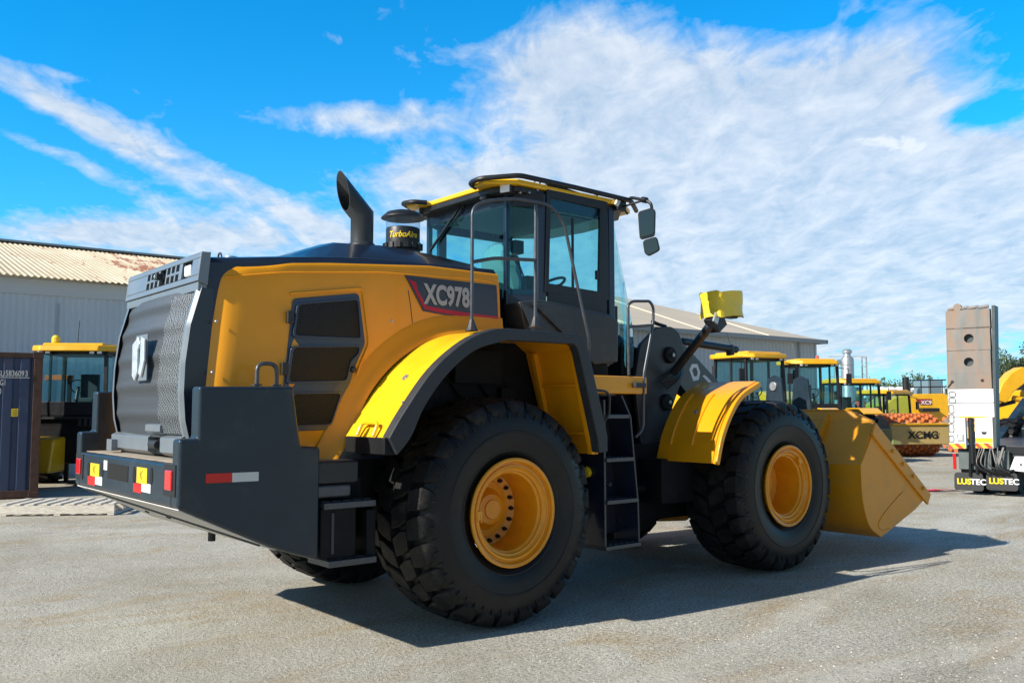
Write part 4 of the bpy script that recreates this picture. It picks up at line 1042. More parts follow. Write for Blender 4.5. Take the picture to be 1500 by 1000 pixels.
# ---- front fenders
fo = arc([S(1043, 678, -1.5), S(1051, 638, -1.5), S(1064, 603, -1.5), S(1080, 577, -1.5), S(1107, 558, -1.5)], 5)
for sy in (-1, 1):
    a = MB(); a.sheet(fo, sy*.80, sy*1.50, .018)
    rim_ = [(x, z) for x, z in fo]
    vs = []; 
    ff = MB(); ff.sheet([(x+.004, z-.006) for x, z in fo], sy*1.50, sy*1.55, .055)
    o = a.build('front_fender', yellow, LD, ang=50); ff.build('fender_rim', yellow, o, bevel=.01)
    if sy < 0:
        for t_, yy in ((.50, -1.13), (.62, -.9), (.62, -1.4)):
            i = int(t_*(len(fo)-1)); tn = (Vector(fo[i+1])-Vector(fo[i-1])).normalized(); nn2 = Vector((-tn.y, 0, tn.x)); h = MB(); r0_ = .028 if t_ == .5 else .0
            if r0_: h.lathe([(0, .008), (.014, .008), (.016, .003), (r0_, .004), (r0_, -.004)], Vector((fo[i][0], yy, fo[i][1])), nn2, galv, 16); h.build('fender_bolt', galv, o)
        for yy in (-.95, -1.22):
            h = MB(); i0 = 3; h.tube([Vector((x, yy, z))+Vector((-.004, 0, .002)) for x, z in fo[3:-5]], .012, seg=6); h.build('fender_swage', yellow, o)
a = MB(); p = P3(975, 745, .9); a.lathe([(0, -.3), (.10, -.28), (.16, -.12), (.16, .3), (0, .32)], p, (.9, -.2, -.03), wheely, 20); a.build('axle_guard', wheely, LD)

# ---- bucket
A_ = S(1281, 629, -1.62); B_ = S(1261, 681, -1.62); C_ = S(1264, 732, -1.62); D_ = S(1274, 770, -1.62); E_ = S(1291, 787, -1.62); F_ = S(1341, 746, -1.62); T_ = S(1360, 725, -1.62)
U_ = (A_[0]+.04, A_[1]+.10); V_ = (A_[0]+.08, A_[1]+.22)
back = arc([B_, C_, D_, E_], 5)
print('BUCKET', A_, B_, C_, D_, E_, F_, T_)
a = MB(); th = .03
path = [V_, U_, B_]+back[1:]+[F_, T_]
def shell(mb, path, y0, y1, th, m=None): mb.sheet(path, y0, y1, th, m)
a.sheet([p for p in path[1:]], -1.60, 1.60, -th)
# spill guard with clipped corners
n3 = Vector((V_[0]-U_[0], 0, V_[1]-U_[1]))
a.prism([(U_[0], -1.60, U_[1]), (V_[0], -1.30, V_[1]), (V_[0], 1.30, V_[1]), (U_[0], 1.60, U_[1])], (.03, 0, -.004))
bk = a.build('bucket', bucky, LD, bevel=.006, ang=40)
sidep = [A_, B_]+back[1:]+[F_, T_]
for sy in (-1, 1):
    s_ = MB(); s_.side(sidep, sy*1.585, sy*1.62)
    d1 = (Vector(T_)-Vector(A_)).normalized(); n1 = Vector((-d1.y, d1.x)); n1 = n1 if n1.x > 0 else -n1
    A2 = Vector(A_)-d1*.06; T2 = Vector(T_)
    s_.side([tuple(A2+n1*.06), tuple(T2+n1*.02), tuple(T2-n1*.13), tuple(A2-n1*.10)], sy*1.618, sy*1.65)
    sp_ = s_.build('side_cutter', bucky, bk, bevel=.008)
    for k in range(4):
        h = MB(); q = Vector(A_).lerp(Vector(T_), .28+.19*k)-n1*.03; h.lathe([(0, -.0), (.022, 0), (.022, .03)], (q.x, sy*1.675, q.y), (0, -sy, 0), bucky, 8); h.build('cutter_bolt', darkbolt, bk)
w_ = MB(); q = [P3(1322, 720, -1.62), P3(1300, 745, -1.62), P3(1288, 763, -1.62), P3(1288, 773, -1.62), P3(1297, 776, -1.62), P3(1303, 773, -1.62)]
w_.tube(arc([(p.x, -1.622, p.z) for p in q], 4), .007, seg=6); w_.build('weld_line', bucky, bk)
g = MB()
for yy in (-1.02, 1.02, -.45, .45):
    g.prism([(U_[0]-.0, yy, U_[1]+.08), (U_[0]+.02, yy, U_[1]-.0), (B_[0], yy, B_[1]), (B_[0]-.12, yy, B_[1]+.05), (U_[0]-.05, yy, U_[1]+.02)], (0, .03, 0))
g.tube([(V_[0], -1.3, V_[1]), (V_[0], 1.3, V_[1])], .012, seg=6)
g.tube([(lerp(B_[0], C_[0], .7)-.001, -1.59, lerp(B_[1], C_[1], .7)), (lerp(B_[0], C_[0], .7)-.001, 1.59, lerp(B_[1], C_[1], .7))], .006, seg=6)
for sy in (-1, 1): g.side([(4.9, .35), (5.2, .25), (5.35, .9), (5.1, .95)], sy*.40, sy*.36); g.side([(4.9, .35), (5.2, .25), (5.35, .9), (5.1, .95)], sy*.62, sy*.58)
g.build('bucket_gusset', bucky, bk)

# ================================================================== the yard and what stands round it
def rz_of(al): return R(al)-TH
def ground_mat():
    mt = bpy.data.materials.new('yard_ground'); mt.use_nodes = True; nt = mt.node_tree; L = nt.links; b = nt.nodes['Principled BSDF']
    tc = nt.nodes.new('ShaderNodeTexCoord'); O = tc.outputs['Object']
    def noise(s, det=6, rough=.6, dist=0, sc=None):
        v = O
        if sc: mp = nt.nodes.new('ShaderNodeMapping'); mp.inputs['Scale'].default_value = sc; mp.inputs['Rotation'].default_value = (0, 0, .5); L.new(O, mp.inputs[0]); v = mp.outputs[0]
        n = nt.nodes.new('ShaderNodeTexNoise'); n.inputs['Scale'].default_value = s; n.inputs['Detail'].default_value = det; n.inputs['Roughness'].default_value = rough; n.inputs['Distortion'].default_value = dist; L.new(v, n.inputs['Vector']); return n.outputs['Fac']
    def ramp(f, stops):
        r_ = nt.nodes.new('ShaderNodeValToRGB'); L.new(f, r_.inputs[0]); e = r_.color_ramp.elements
        e[0].position, e[0].color = stops[0][0], (*stops[0][1], 1); e[1].position, e[1].color = stops[-1][0], (*stops[-1][1], 1)
        for p, c in stops[1:-1]: q = e.new(p); q.color = (*c, 1)
        return r_.outputs[0]
    def mix(f, a_, b_, t='MIX'):
        m_ = nt.nodes.new('ShaderNodeMixRGB'); m_.blend_type = t
        for i, v in enumerate((f, a_, b_)):
            if isinstance(v, (int, float)): m_.inputs[i].default_value = v if i == 0 else (v, v, v, 1)
            elif isinstance(v, tuple): m_.inputs[i].default_value = (*v, 1)
            else: L.new(v, m_.inputs[i])
        return m_.outputs[0]
    base = ramp(noise(.35, 8, .62, .6), [(.32, (.36, .335, .265)), (.48, (.455, .435, .37)), (.66, (.54, .53, .46))])
    base = mix(ramp(noise(.55, 7, .65, 1.0, (1, 2.4, 1)), [(.50, (0, 0, 0)), (.66, (.75, .75, .75))]), base, (.42, .335, .215))
    base = mix(ramp(noise(1.5, 6, .7, .8, (1, 3.5, 1)), [(.58, (0, 0, 0)), (.72, (.6, .6, .6))]), base, (.66, .645, .58))
    g1 = noise(34, 5, .75); g2 = noise(120, 3, .7)
    sp = ramp(g1, [(.36, (.42, .42, .43)), (.5, (1, 1, 1)), (.64, (1.4, 1.4, 1.4))]); sp2 = ramp(g2, [(.36, (.35, .35, .36)), (.5, (1, 1, 1)), (.66, (1.7, 1.7, 1.7))])
    sg = nt.nodes.new('ShaderNodeVectorMath'); sg.operation = 'DOT_PRODUCT'; L.new(O, sg.inputs[0]); sg.inputs[1].default_value = tuple(rv)
    gm = nt.nodes.new('ShaderNodeMath'); gm.operation = 'MULTIPLY_ADD'; L.new(sg.outputs['Value'], gm.inputs[0]); gm.inputs[1].default_value = .07; L.new(noise(.45, 5, .6, .5), gm.inputs[2])
    gr_ = ramp(gm.outputs[0], [(.40, (.38, .38, .38)), (.72, (.95, .95, .95))])
    base = mix(gr_, base, sp, 'MULTIPLY'); base = mix(gr_, base, sp2, 'MULTIPLY')
    vo = nt.nodes.new('ShaderNodeTexVoronoi'); vo.inputs['Scale'].default_value = 42; L.new(O, vo.inputs['Vector'])
    vr = ramp(vo.outputs['Distance'], [(.08, (.55, .54, .53)), (.22, (1, 1, 1))]); base = mix(ramp(noise(.5, 5, .6, .4), [(.44, (.1, .1, .1)), (.60, (.85, .85, .85))]), base, mix(1, base, vr, 'MULTIPLY'))
    # tyre tracks pressed into the dust
    sp_ = nt.nodes.new('ShaderNodeSeparateXYZ'); L.new(O, sp_.inputs[0])
    def mm(op, x_, y_=None, c_=None):
        n = nt.nodes.new('ShaderNodeMath'); n.operation = op
        for i, v in enumerate((x_, y_, c_)):
            if v is None: continue
            if isinstance(v, (int, float)): n.inputs[i].default_value = v
            else: L.new(v, n.inputs[i])
        return n.outputs[0]
    wob = noise(.25, 2, .5)
    tot = None
    for (nx_, ny_, off, wd_) in [(.30, .954, -3.2, .22), (.30, .954, -5.1, .22), (-.22, .975, -2.9, .20), (-.22, .975, -4.7, .2), (.64, .768, 4.5, .25), (.05, .999, -7.4, .2)]:
        dd = mm('ADD', mm('ADD', mm('MULTIPLY', sp_.outputs[0], nx_), mm('MULTIPLY', sp_.outputs[1], ny_)), mm('MULTIPLY_ADD', wob, 1.2, -off-.6)); dd = mm('DIVIDE', dd, wd_)
        e_ = mm('EXPONENT', mm('MULTIPLY', mm('POWER', mm('ABSOLUTE', dd), 4.0), -1.0)); tot = e_ if tot is None else mm('MAXIMUM', tot, e_)
    tf = mm('MULTIPLY', tot, mm('MULTIPLY', mm('SUBTRACT', noise(1.3, 6, .7, 0, (1, 3, 1)), .36), 2.2)); tf2 = nt.nodes.new('ShaderNodeClamp'); L.new(tf, tf2.inputs[0]); tf2.inputs[2].default_value = .5
    base = mix(tf2.outputs[0], base, (.62, .60, .53))
    st_ = ramp(noise(.9, 5, .6, .5), [(.66, (0, 0, 0)), (.74, (.55, .55, .55))]); base = mix(st_, base, (.20, .185, .15))
    L.new(base, b.inputs['Base Color']); b.inputs['Roughness'].default_value = .95; b.inputs['Specular IOR Level'].default_value = .15
    bp = nt.nodes.new('ShaderNodeBump'); bp.inputs['Strength'].default_value = .8; bp.inputs['Distance'].default_value = .03
    h = nt.nodes.new('ShaderNodeMath'); h.operation = 'ADD'; L.new(g1, h.inputs[0]); L.new(noise(6, 4, .6), h.inputs[1]); L.new(h.outputs[0], bp.inputs['Height']); L.new(bp.outputs[0], b.inputs['Normal'])
    return mt
gmat = ground_mat()
a = MB(); n = 60
def gs(i): t = (i/n)*2-1; return math.copysign(abs(t)**3, t)*1400
a.grid([[(gs(i), gs(j), 0) for j in range(n+1)] for i in range(n+1)])
g = a.build('ground', gmat, smooth=False, fix=False); g['kind'] = 'structure'
for p in g.data.polygons: pass
if g.data.polygons[0].normal.z < 0:
    g.data.flip_normals()
# loose stones
random.seed(11)
def stone_field(name, pts, m):
    a = MB()
    for (x, y, s) in pts:
        v = [(random.uniform(.6, 1)*s*cx_, random.uniform(.6, 1)*s*cy_, random.uniform(.4, .9)*s*cz_) for cx_, cy_, cz_ in ((1, 0, 0), (0, 1, 0), (-1, 0, 0), (0, -1, 0), (0, 0, 1))]
        a.add([(x+p[0], y+p[1], p[2]+.001) for p in v], [(0, 1, 4), (1, 2, 4), (2, 3, 4), (3, 0, 4)])
    return a.build(name, m, smooth=False, fix=False)
pts = []
for k in range(14000):
    px = random.uniform(-60, 1560); py = 625+(1010-625)*random.random()**.8
    p = on(px, py, 2, 0)
    if px < 700 and random.random() < .72: continue
    pts.append((p.x, p.y, random.choice((.004, .005, .006, .008, .011))*(1 if px > 700 else .8)))
st1 = stone_field('loose_gravel', pts[::2], mat('gravel_light', (.48, .46, .43), .9, var=.3, vscale=3)); tag(st1, 'pale loose gravel scattered over the whole yard surface', 'gravel', kind='stuff')
st2 = stone_field('loose_gravel', pts[1::2], mat('gravel_dark', (.20, .19, .18), .9, var=.4, vscale=3)); tag(st2, 'darker loose gravel mixed into the pale stones of the yard', 'gravel', kind='stuff')

# hills on the horizon
random.seed(2)
def terrain(name, D0, D1, hfun, m):
    a = MB(); rows = []
    for i in range(9):
        t = i/8; D = lerp(D0, D1, t); row = []
        for k in range(121):
            px = -900+k*30*1.2; h = hfun(px)*math.sin(t*math.pi*.5)
            q = gnd(px, D); row.append((q.x, q.y, h-2+2*t))
        rows.append(row)
    a.grid(rows); o = a.build(name, m, ang=80, fix=False); o['kind'] = 'structure'; return o
hillm = mat('hill_bush', (.09, .14, .17), .95, var=.3, vscale=.05)
terrain('hills', 900, 1200, lambda px: 30+7*math.sin(px*.013)+5*math.sin(px*.041+1)+2.5*math.sin(px*.11), hillm)

# ---- foliage
leafm = mat('foliage', (.055, .085, .03), .75, var=.45, vscale=2.2)
leafb = mat('foliage_dark', (.035, .055, .022), .8, var=.4, vscale=2.5)
barkm = mat('bark', (.12, .09, .07), .9, var=.3)
def tree(loc, H, W, seed, label, group, dens=900, m=leafm, sparse=False):
    random.seed(seed); root = empty('tree', loc); tag(root, label, 'tree', group)
    a = MB(); a.tube([(0, 0, 0), (.05*H*.1, 0, H*.25), (.02*H, .02*H, H*.6)], .1, seg=8, radii=[H*.035, H*.028, H*.012])
    limbs = []
    for k in range(9):
        q = random.uniform(0, 6.28); z0 = H*random.uniform(.2, .5); L_ = W*random.uniform(.28, .48); e = Vector((math.cos(q)*L_, math.sin(q)*L_, z0+H*random.uniform(.15, .42))); limbs.append(e)
        a.tube([(0, 0, z0), Vector((0, 0, z0)).lerp(e, .5)+Vector((0, 0, .03*H)), e], .1, seg=5, radii=[H*.014, H*.009, H*.003])
    a.build('trunk', barkm, root)
    c = MB(); clumps = [(e, W*random.uniform(.12, .24)) for e in limbs]+[(Vector((random.uniform(-.3, .3)*W, random.uniform(-.3, .3)*W, H*random.uniform(.5, .92))), W*random.uniform(.12, .22)) for _ in range(9)]
    for k in range(dens):
        cc, rr_ = random.choice(clumps); v = Vector((random.gauss(0, 1), random.gauss(0, 1), random.gauss(0, .75))).normalized()*rr_*random.uniform(.55, 1.05)
        p = cc+v; s = W*random.uniform(.010, .026); 
        u1 = Vector((random.gauss(0, 1), random.gauss(0, 1), random.gauss(0, 1))).normalized(); u2 = u1.cross(Vector((random.gauss(0, 1), random.gauss(0, 1), random.gauss(0, 1)))).normalized()
        c.add([p-u1*s, p+u2*s*.7, p+u1*s, p-u2*s*.7], [(0, 1, 2, 3)])
    c.build('crown', m, root, smooth=False, fix=False)
    return root
G = 'bushy trees on the skyline beyond the yard'
tl = [(1290, 150, 5.2, 9, 'low grey green tree left of centre of the skyline gap, behind the smallest cab'), (1312, 145, 5.5, 10, 'rounded green tree above the white tanks, left of its taller neighbour'), (1333, 150, 7.0, 9, 'tallest green tree above the white tanks'), (1356, 150, 5.8, 10, 'green tree beside the blue cab, right of the tallest one'), (1378, 155, 4.8, 9, 'low green tree half behind the rusty steel mast')]
for k, (px, D, h, wd, lb) in enumerate(tl): tree(gnd(px, D), h, wd, 20+k, lb, G, 2200)
tree(gnd(1478, 70), 6.2, 5.0, 31, 'dense green tree standing behind the yellow boom at the right edge', None, 5200, leafm)
tree(gnd(1512, 62), 6.6, 4.5, 37, 'sparser olive tree cut by the right edge of the view', None, 3800, leafb)

# ---- sheds
def wallmat(name, col, fr):
    mt = mat(name, col, .5, var=.07, vscale=.7); nt = mt.node_tree; L = nt.links; b = nt.nodes['Principled BSDF']
    tc = nt.nodes.new('ShaderNodeTexCoord'); wv = nt.nodes.new('ShaderNodeTexWave'); wv.wave_type = 'BANDS'; wv.bands_direction = 'X'; wv.inputs['Scale'].default_value = fr; L.new(tc.outputs['Object'], wv.inputs[0])
    bp = nt.nodes.new('ShaderNodeBump'); bp.inputs['Strength'].default_value = .9; bp.inputs['Distance'].default_value = .03; L.new(wv.outputs['Fac'], bp.inputs['Height']); L.new(bp.outputs[0], b.inputs['Normal']); return mt
def roofmat(name, col, col2, rust, amt):
    mt = bpy.data.materials.new(name); mt.use_nodes = True; nt = mt.node_tree; L = nt.links; b = nt.nodes['Principled BSDF']; b.inputs['Roughness'].default_value = .7
    tc = nt.nodes.new('ShaderNodeTexCoord'); mp = nt.nodes.new('ShaderNodeMapping'); mp.inputs['Scale'].default_value = (1, .25, .25); L.new(tc.outputs['Object'], mp.inputs[0])
    n = nt.nodes.new('ShaderNodeTexNoise'); n.inputs['Scale'].default_value = 1.2; n.inputs['Detail'].default_value = 8; n.inputs['Roughness'].default_value = .7; L.new(mp.outputs[0], n.inputs['Vector'])
    r1 = nt.nodes.new('ShaderNodeValToRGB'); L.new(n.outputs['Fac'], r1.inputs[0]); r1.color_ramp.elements[0].position = .35; r1.color_ramp.elements[1].position = .65; r1.color_ramp.elements[0].color = (*col, 1); r1.color_ramp.elements[1].color = (*col2, 1)
    n2 = nt.nodes.new('ShaderNodeTexNoise'); n2.inputs['Scale'].default_value = 2.2; n2.inputs['Detail'].default_value = 10; n2.inputs['Roughness'].default_value = .75; L.new(mp.outputs[0], n2.inputs['Vector'])
    # rust is strongest in one bay of the roof
    sp = nt.nodes.new('ShaderNodeSeparateXYZ'); L.new(tc.outputs['Object'], sp.inputs[0])
    d_ = nt.nodes.new('ShaderNodeMath'); d_.operation = 'SUBTRACT'; L.new(sp.outputs[0], d_.inputs[0]); d_.inputs[1].default_value = amt[1]
    d2 = nt.nodes.new('ShaderNodeMath'); d2.operation = 'MULTIPLY'; L.new(d_.outputs[0], d2.inputs[0]); L.new(d_.outputs[0], d2.inputs[1])
    d3 = nt.nodes.new('ShaderNodeMath'); d3.operation = 'MULTIPLY'; L.new(d2.outputs[0], d3.inputs[0]); d3.inputs[1].default_value = -1/(amt[2]**2)
    d4 = nt.nodes.new('ShaderNodeMath'); d4.operation = 'EXPONENT'; L.new(d3.outputs[0], d4.inputs[0])
    d5 = nt.nodes.new('ShaderNodeMath'); d5.operation = 'MULTIPLY_ADD'; L.new(d4.outputs[0], d5.inputs[0]); d5.inputs[1].default_value = amt[0]; L.new(n2.outputs['Fac'], d5.inputs[2])
    r2 = nt.nodes.new('ShaderNodeValToRGB'); L.new(d5.outputs[0], r2.inputs[0]); r2.color_ramp.elements[0].position = .60; r2.color_ramp.elements[1].position = .68
    mx = nt.nodes.new('ShaderNodeMixRGB'); L.new(r2.outputs[0], mx.inputs[0]); L.new(r1.outputs[0], mx.inputs[1]); mx.inputs[2].default_value = (*rust, 1); L.new(mx.outputs[0], b.inputs['Base Color'])
    return mt
def corr(a, o, dx, up_, n, pitch, amp, nrm, m=None):
    """corrugated sheet: origin o, runs n pitches along unit dx, extends by vector up_"""
    pts = []
    for k in range(n*4+1):
        t = k/4*pitch; ph = k % 4; pts.append(o+dx*t+nrm*(amp*(0, 1, 1, 0)[ph]))
    a.grid([pts, [p+up_ for p in pts]], m)
# left shed
al = 37; D_s = 22.0
o0 = gnd(0, D_s); rzs = rz_of(al); xd = Vector((math.cos(rzs), math.sin(rzs), 0)); yd_ = Vector((-math.sin(rzs), math.cos(rzs), 0))
shed = empty('shed', o0, rzs); tag(shed, 'long corrugated steel shed with rust streaked cream roof, behind the blue container on the left', 'shed')
eave = far(0, 404, D_s).z
a = MB(); corr(a, Vector((-9, 0, 0)), Vector((1, 0, 0)), Vector((0, 0, eave)), 200, .15, .022, Vector((0, -1, 0))); a.span((-9, .03, 0), (21, .06, eave)); 
shw = wallmat('shed_wall', (.60, .68, .74), 0.0001)
a.build('wall', shw, shed, smooth=False, fix=False)
rrun, rrise = 9.0, None
rr_ = on(0, 354, 0, 0); 
# ridge height from the point above the left edge
pr_ = CAM.copy(); q = ray(0, 354); nrm_ = yd_; t = ((o0+yd_*rrun)-CAM).dot(nrm_)/q.dot(nrm_); ridge = (CAM+q*t).z
print('SHED eave', eave, 'ridge', ridge)
a = MB(); sl = Vector((0, rrun+.35, ridge-eave+.0)); 
corr(a, Vector((-9.2, -.35, eave-.02)), Vector((1, 0, 0)), sl, 200, .152, .03, Vector((0, 0, 1)))
a.prism([(-9.2, rrun, ridge-.02), (21, rrun, ridge-.02), (21, 2*rrun, eave), (-9.2, 2*rrun, eave)], (0, 0, .03))
a.build('roof', roofmat('shed_roof', (.50, .42, .29), (.64, .57, .43), (.27, .105, .05), (.125, 4.7, 1.6)), shed, smooth=False, fix=False)
a = MB(); a.span((-9.3, rrun-.25, ridge+.0), (21.1, rrun+.25, ridge+.07)); a.build('ridge_cap', mat('ridge_steel', (.20, .26, .30), .5), shed)
a = MB(); a.span((-9, -.05, eave-.42), (21, -.03, eave-.03)); a.build('fascia', mat('fascia_grey', (.60, .66, .70), .5), shed)
a = MB(); a.span((3.6, -.05, 2.6), (3.63, -.03, 2.9)); a.span((3.0, -.045, 3.0), (5.2, -.03, 3.03)); a.span((5.3, -.05, 0), (5.34, -.028, eave-.42)); a.span((1.2, -.05, 0), (1.23, -.028, eave-.6)); a.build('wall_seam', mat('seam_grey', (.42, .48, .53), .5), shed)
# right shed with a hipped end
o1 = gnd(1196, 49); shed2 = empty('shed', o1, rz_of(37)); tag(shed2, 'pale steel warehouse with ribbed beige roof, behind the row of machines on the right', 'warehouse')
ev = far(1196, 499, 49).z
a = MB(); corr(a, Vector((-26, 0, 0)), Vector((1, 0, 0)), Vector((0, 0, ev-.1)), 86, .3, .03, Vector((0, -1, 0))); a.span((0, 0, 0), (.15, 14, ev)); a.span((-26, .04, 0), (0, .1, ev-.1)); a.build('wall', wallmat('warehouse_wall', (.46, .52, .57), .0001), shed2, smooth=False, fix=False)
a = MB(); rh = 2.6; rw = 7.5
a.add([(-26, -.4, ev), (.4, -.4, ev), (-rw, rw, ev+rh), (-26, rw, ev+rh)], [(0, 1, 2, 3)]); a.add([(.4, -.4, ev), (.4, 2*rw+.4, ev), (-rw, rw, ev+rh)], [(0, 1, 2)]); a.add([(.4, 2*rw+.4, ev), (-26, 2*rw+.4, ev), (-26, rw, ev+rh), (-rw, rw, ev+rh)], [(0, 1, 2, 3)])
for k in range(4): x = -4.5-k*5; a.prism([(x-.04, -.4, ev+.02), (x+.04, -.4, ev+.02), (x+.04, min(rw, -x-.0), ev+.02+rh*min(1, -x/rw)), (x-.04, min(rw, -x), ev+.02+rh*min(1, -x/rw))], (0, 0, .05), mat('roof_rib%d' % k, (.66, .60, .48), .5))
a.build('roof', mat('warehouse_roof', (.56, .48, .36), .6, var=.06, vscale=.5), shed2, smooth=False)
a = MB(); a.span((-26, -.5, ev-.18), (.45, -.35, ev+.03)); a.span((.35, -.5, ev-.18), (.5, 2*rw+.4, ev+.03)); a.build('gutter', mat('gutter_grey', (.30, .34, .37), .5), shed2)
a = MB(); a.tube([(-1.6, -.12, 0), (-1.6, -.12, ev-.15)], .05, seg=8); a.build('downpipe', MATS['gutter_grey'], shed2)

# ---- shipping container
Dc = 17.2; cr = gnd(60.5, Dc); ra = rz_of(28); ct = empty('shipping_container', cr, ra); tag(ct, 'rust streaked dark blue shipping container with white code, cut off by the left edge', 'container')
Hc = far(60, 516, Dc).z
cblue = mat('container_blue', (.030, .05, .11), .55, var=.2, vscale=1.5, dirt=(.085, .055, .045), dirtamt=.8, dscale=1.3, stretch=(1.5, 1, .35)); crust = mat('container_rust', (.075, .038, .026), .8, var=.35, vscale=6)
a = MB(); pts = []
nx = 20
a2 = []
x = -5.9
while x < -.18:
    for dx_, dy_ in ((0, .0), (.07, .0), (.105, .035), (.175, .035), (.21, .0)): a2.append(Vector((x+dx_, dy_, .15)))
    x += .28
a2 = [p for p in a2 if p.x < -.15]; a.grid([a2, [p+Vector((0, 0, Hc-.27)) for p in a2]])
a.span((-6.0, .05, .15), (-.1, 2.38, Hc-.05)); a.build('side_wall', cblue, ct, smooth=False)
a = MB()
for x0_, x1_ in ((-.15, 0), (-6.06, -5.9)):
    a.span((x0_, -.01, .0), (x1_, .12, Hc)); a.span((x0_, 2.30, 0), (x1_, 2.44, Hc))
a.span((-5.9, -.005, .02), (-.15, .08, .16)); a.span((-5.9, -.005, Hc-.11), (-.15, .08, Hc-.015)); a.span((-.12, .12, .02), (-.01, 2.3, .16)); a.span((-.12, .12, Hc-.11), (-.01, 2.3, Hc-.01))
for x0_ in (-.17, -6.07):
    for z0_ in (0, Hc-.11): a.span((x0_, -.02, z0_), (x0_+.18, .14, z0_+.12))
a.build('corner_frame', crust, ct, bevel=.008)
tx = mat('stencil_white', (.62, .62, .60), .6)
def ctext(s, px, py, size, sx=1):
    q = ray(px, py); nrm_ = Vector((-math.sin(ra), math.cos(ra), 0)); t = (cr-CAM).dot(nrm_)/q.dot(nrm_); p = CAM+q*t-cr; lx = p.x*math.cos(ra)+p.y*math.sin(ra)
    o = text('container_code', s, size, tx, ct, (lx, -.016, p.z), (R(90), 0, 0), bold=.0015, sx=sx, align='RIGHT'); return lx, p.z
ctext('583609', 35.5, 551, .155, .68); lx, lz = ctext('3', 41, 551, .155, .7); ctext('CSU', 7.0, 551, .155, .62); ctext('22G1', 9.0, 564, .155, .55); ctext('0', 1.8, 577, .155, .7)
a = MB(); a.span((lx-1.2, -.004, lz-.035), (lx+.03, -.001, lz-.022)); a.build('code_line', tx, ct)
a = MB(); q = gnd(21.5, 16.8); 
def conpt(px, py):
    q = ray(px, py); nrm_ = Vector((-math.sin(ra), math.cos(ra), 0)); t = (cr-CAM).dot(nrm_)/q.dot(nrm_); p = CAM+q*t-cr; return p.x*math.cos(ra)+p.y*math.sin(ra), p.z
x_, z_ = conpt(21.5, 604); a.box((x_, -.006, z_), (.115, .006, .15), stick)
for k in range(3): a.box((x_, -.0105, z_+.04-.04*k), (.08, .003, .012), crust)
a.build('caution_plate', stick, ct)

# ---- pallet
pl = empty('timber_pallet', gnd(52, 14.35), rz_of(6)); tag(pl, 'weathered white timber pallet lying on the ground in front of the blue container', 'pallet')
pl.scale = (1, 1, 1.45)
random.seed(4)
for k in range(9):
    a = MB(); x = -.42+k*.205; a.box((x, .45, .125), (.10, .95, .018)); b_ = a.build('top_board', wood, pl, bevel=.003)
for yy in (0.0, .45, .90):
    a = MB(); a.box((.4, yy, .068), (1.75, .05, .09)); a.build('bearer', wood, pl, bevel=.003)
for x in (-.42, .4, 1.22):
    a = MB(); a.box((x, .45, .012), (.10, .95, .018)); a.build('bottom_board', wood, pl, bevel=.003)

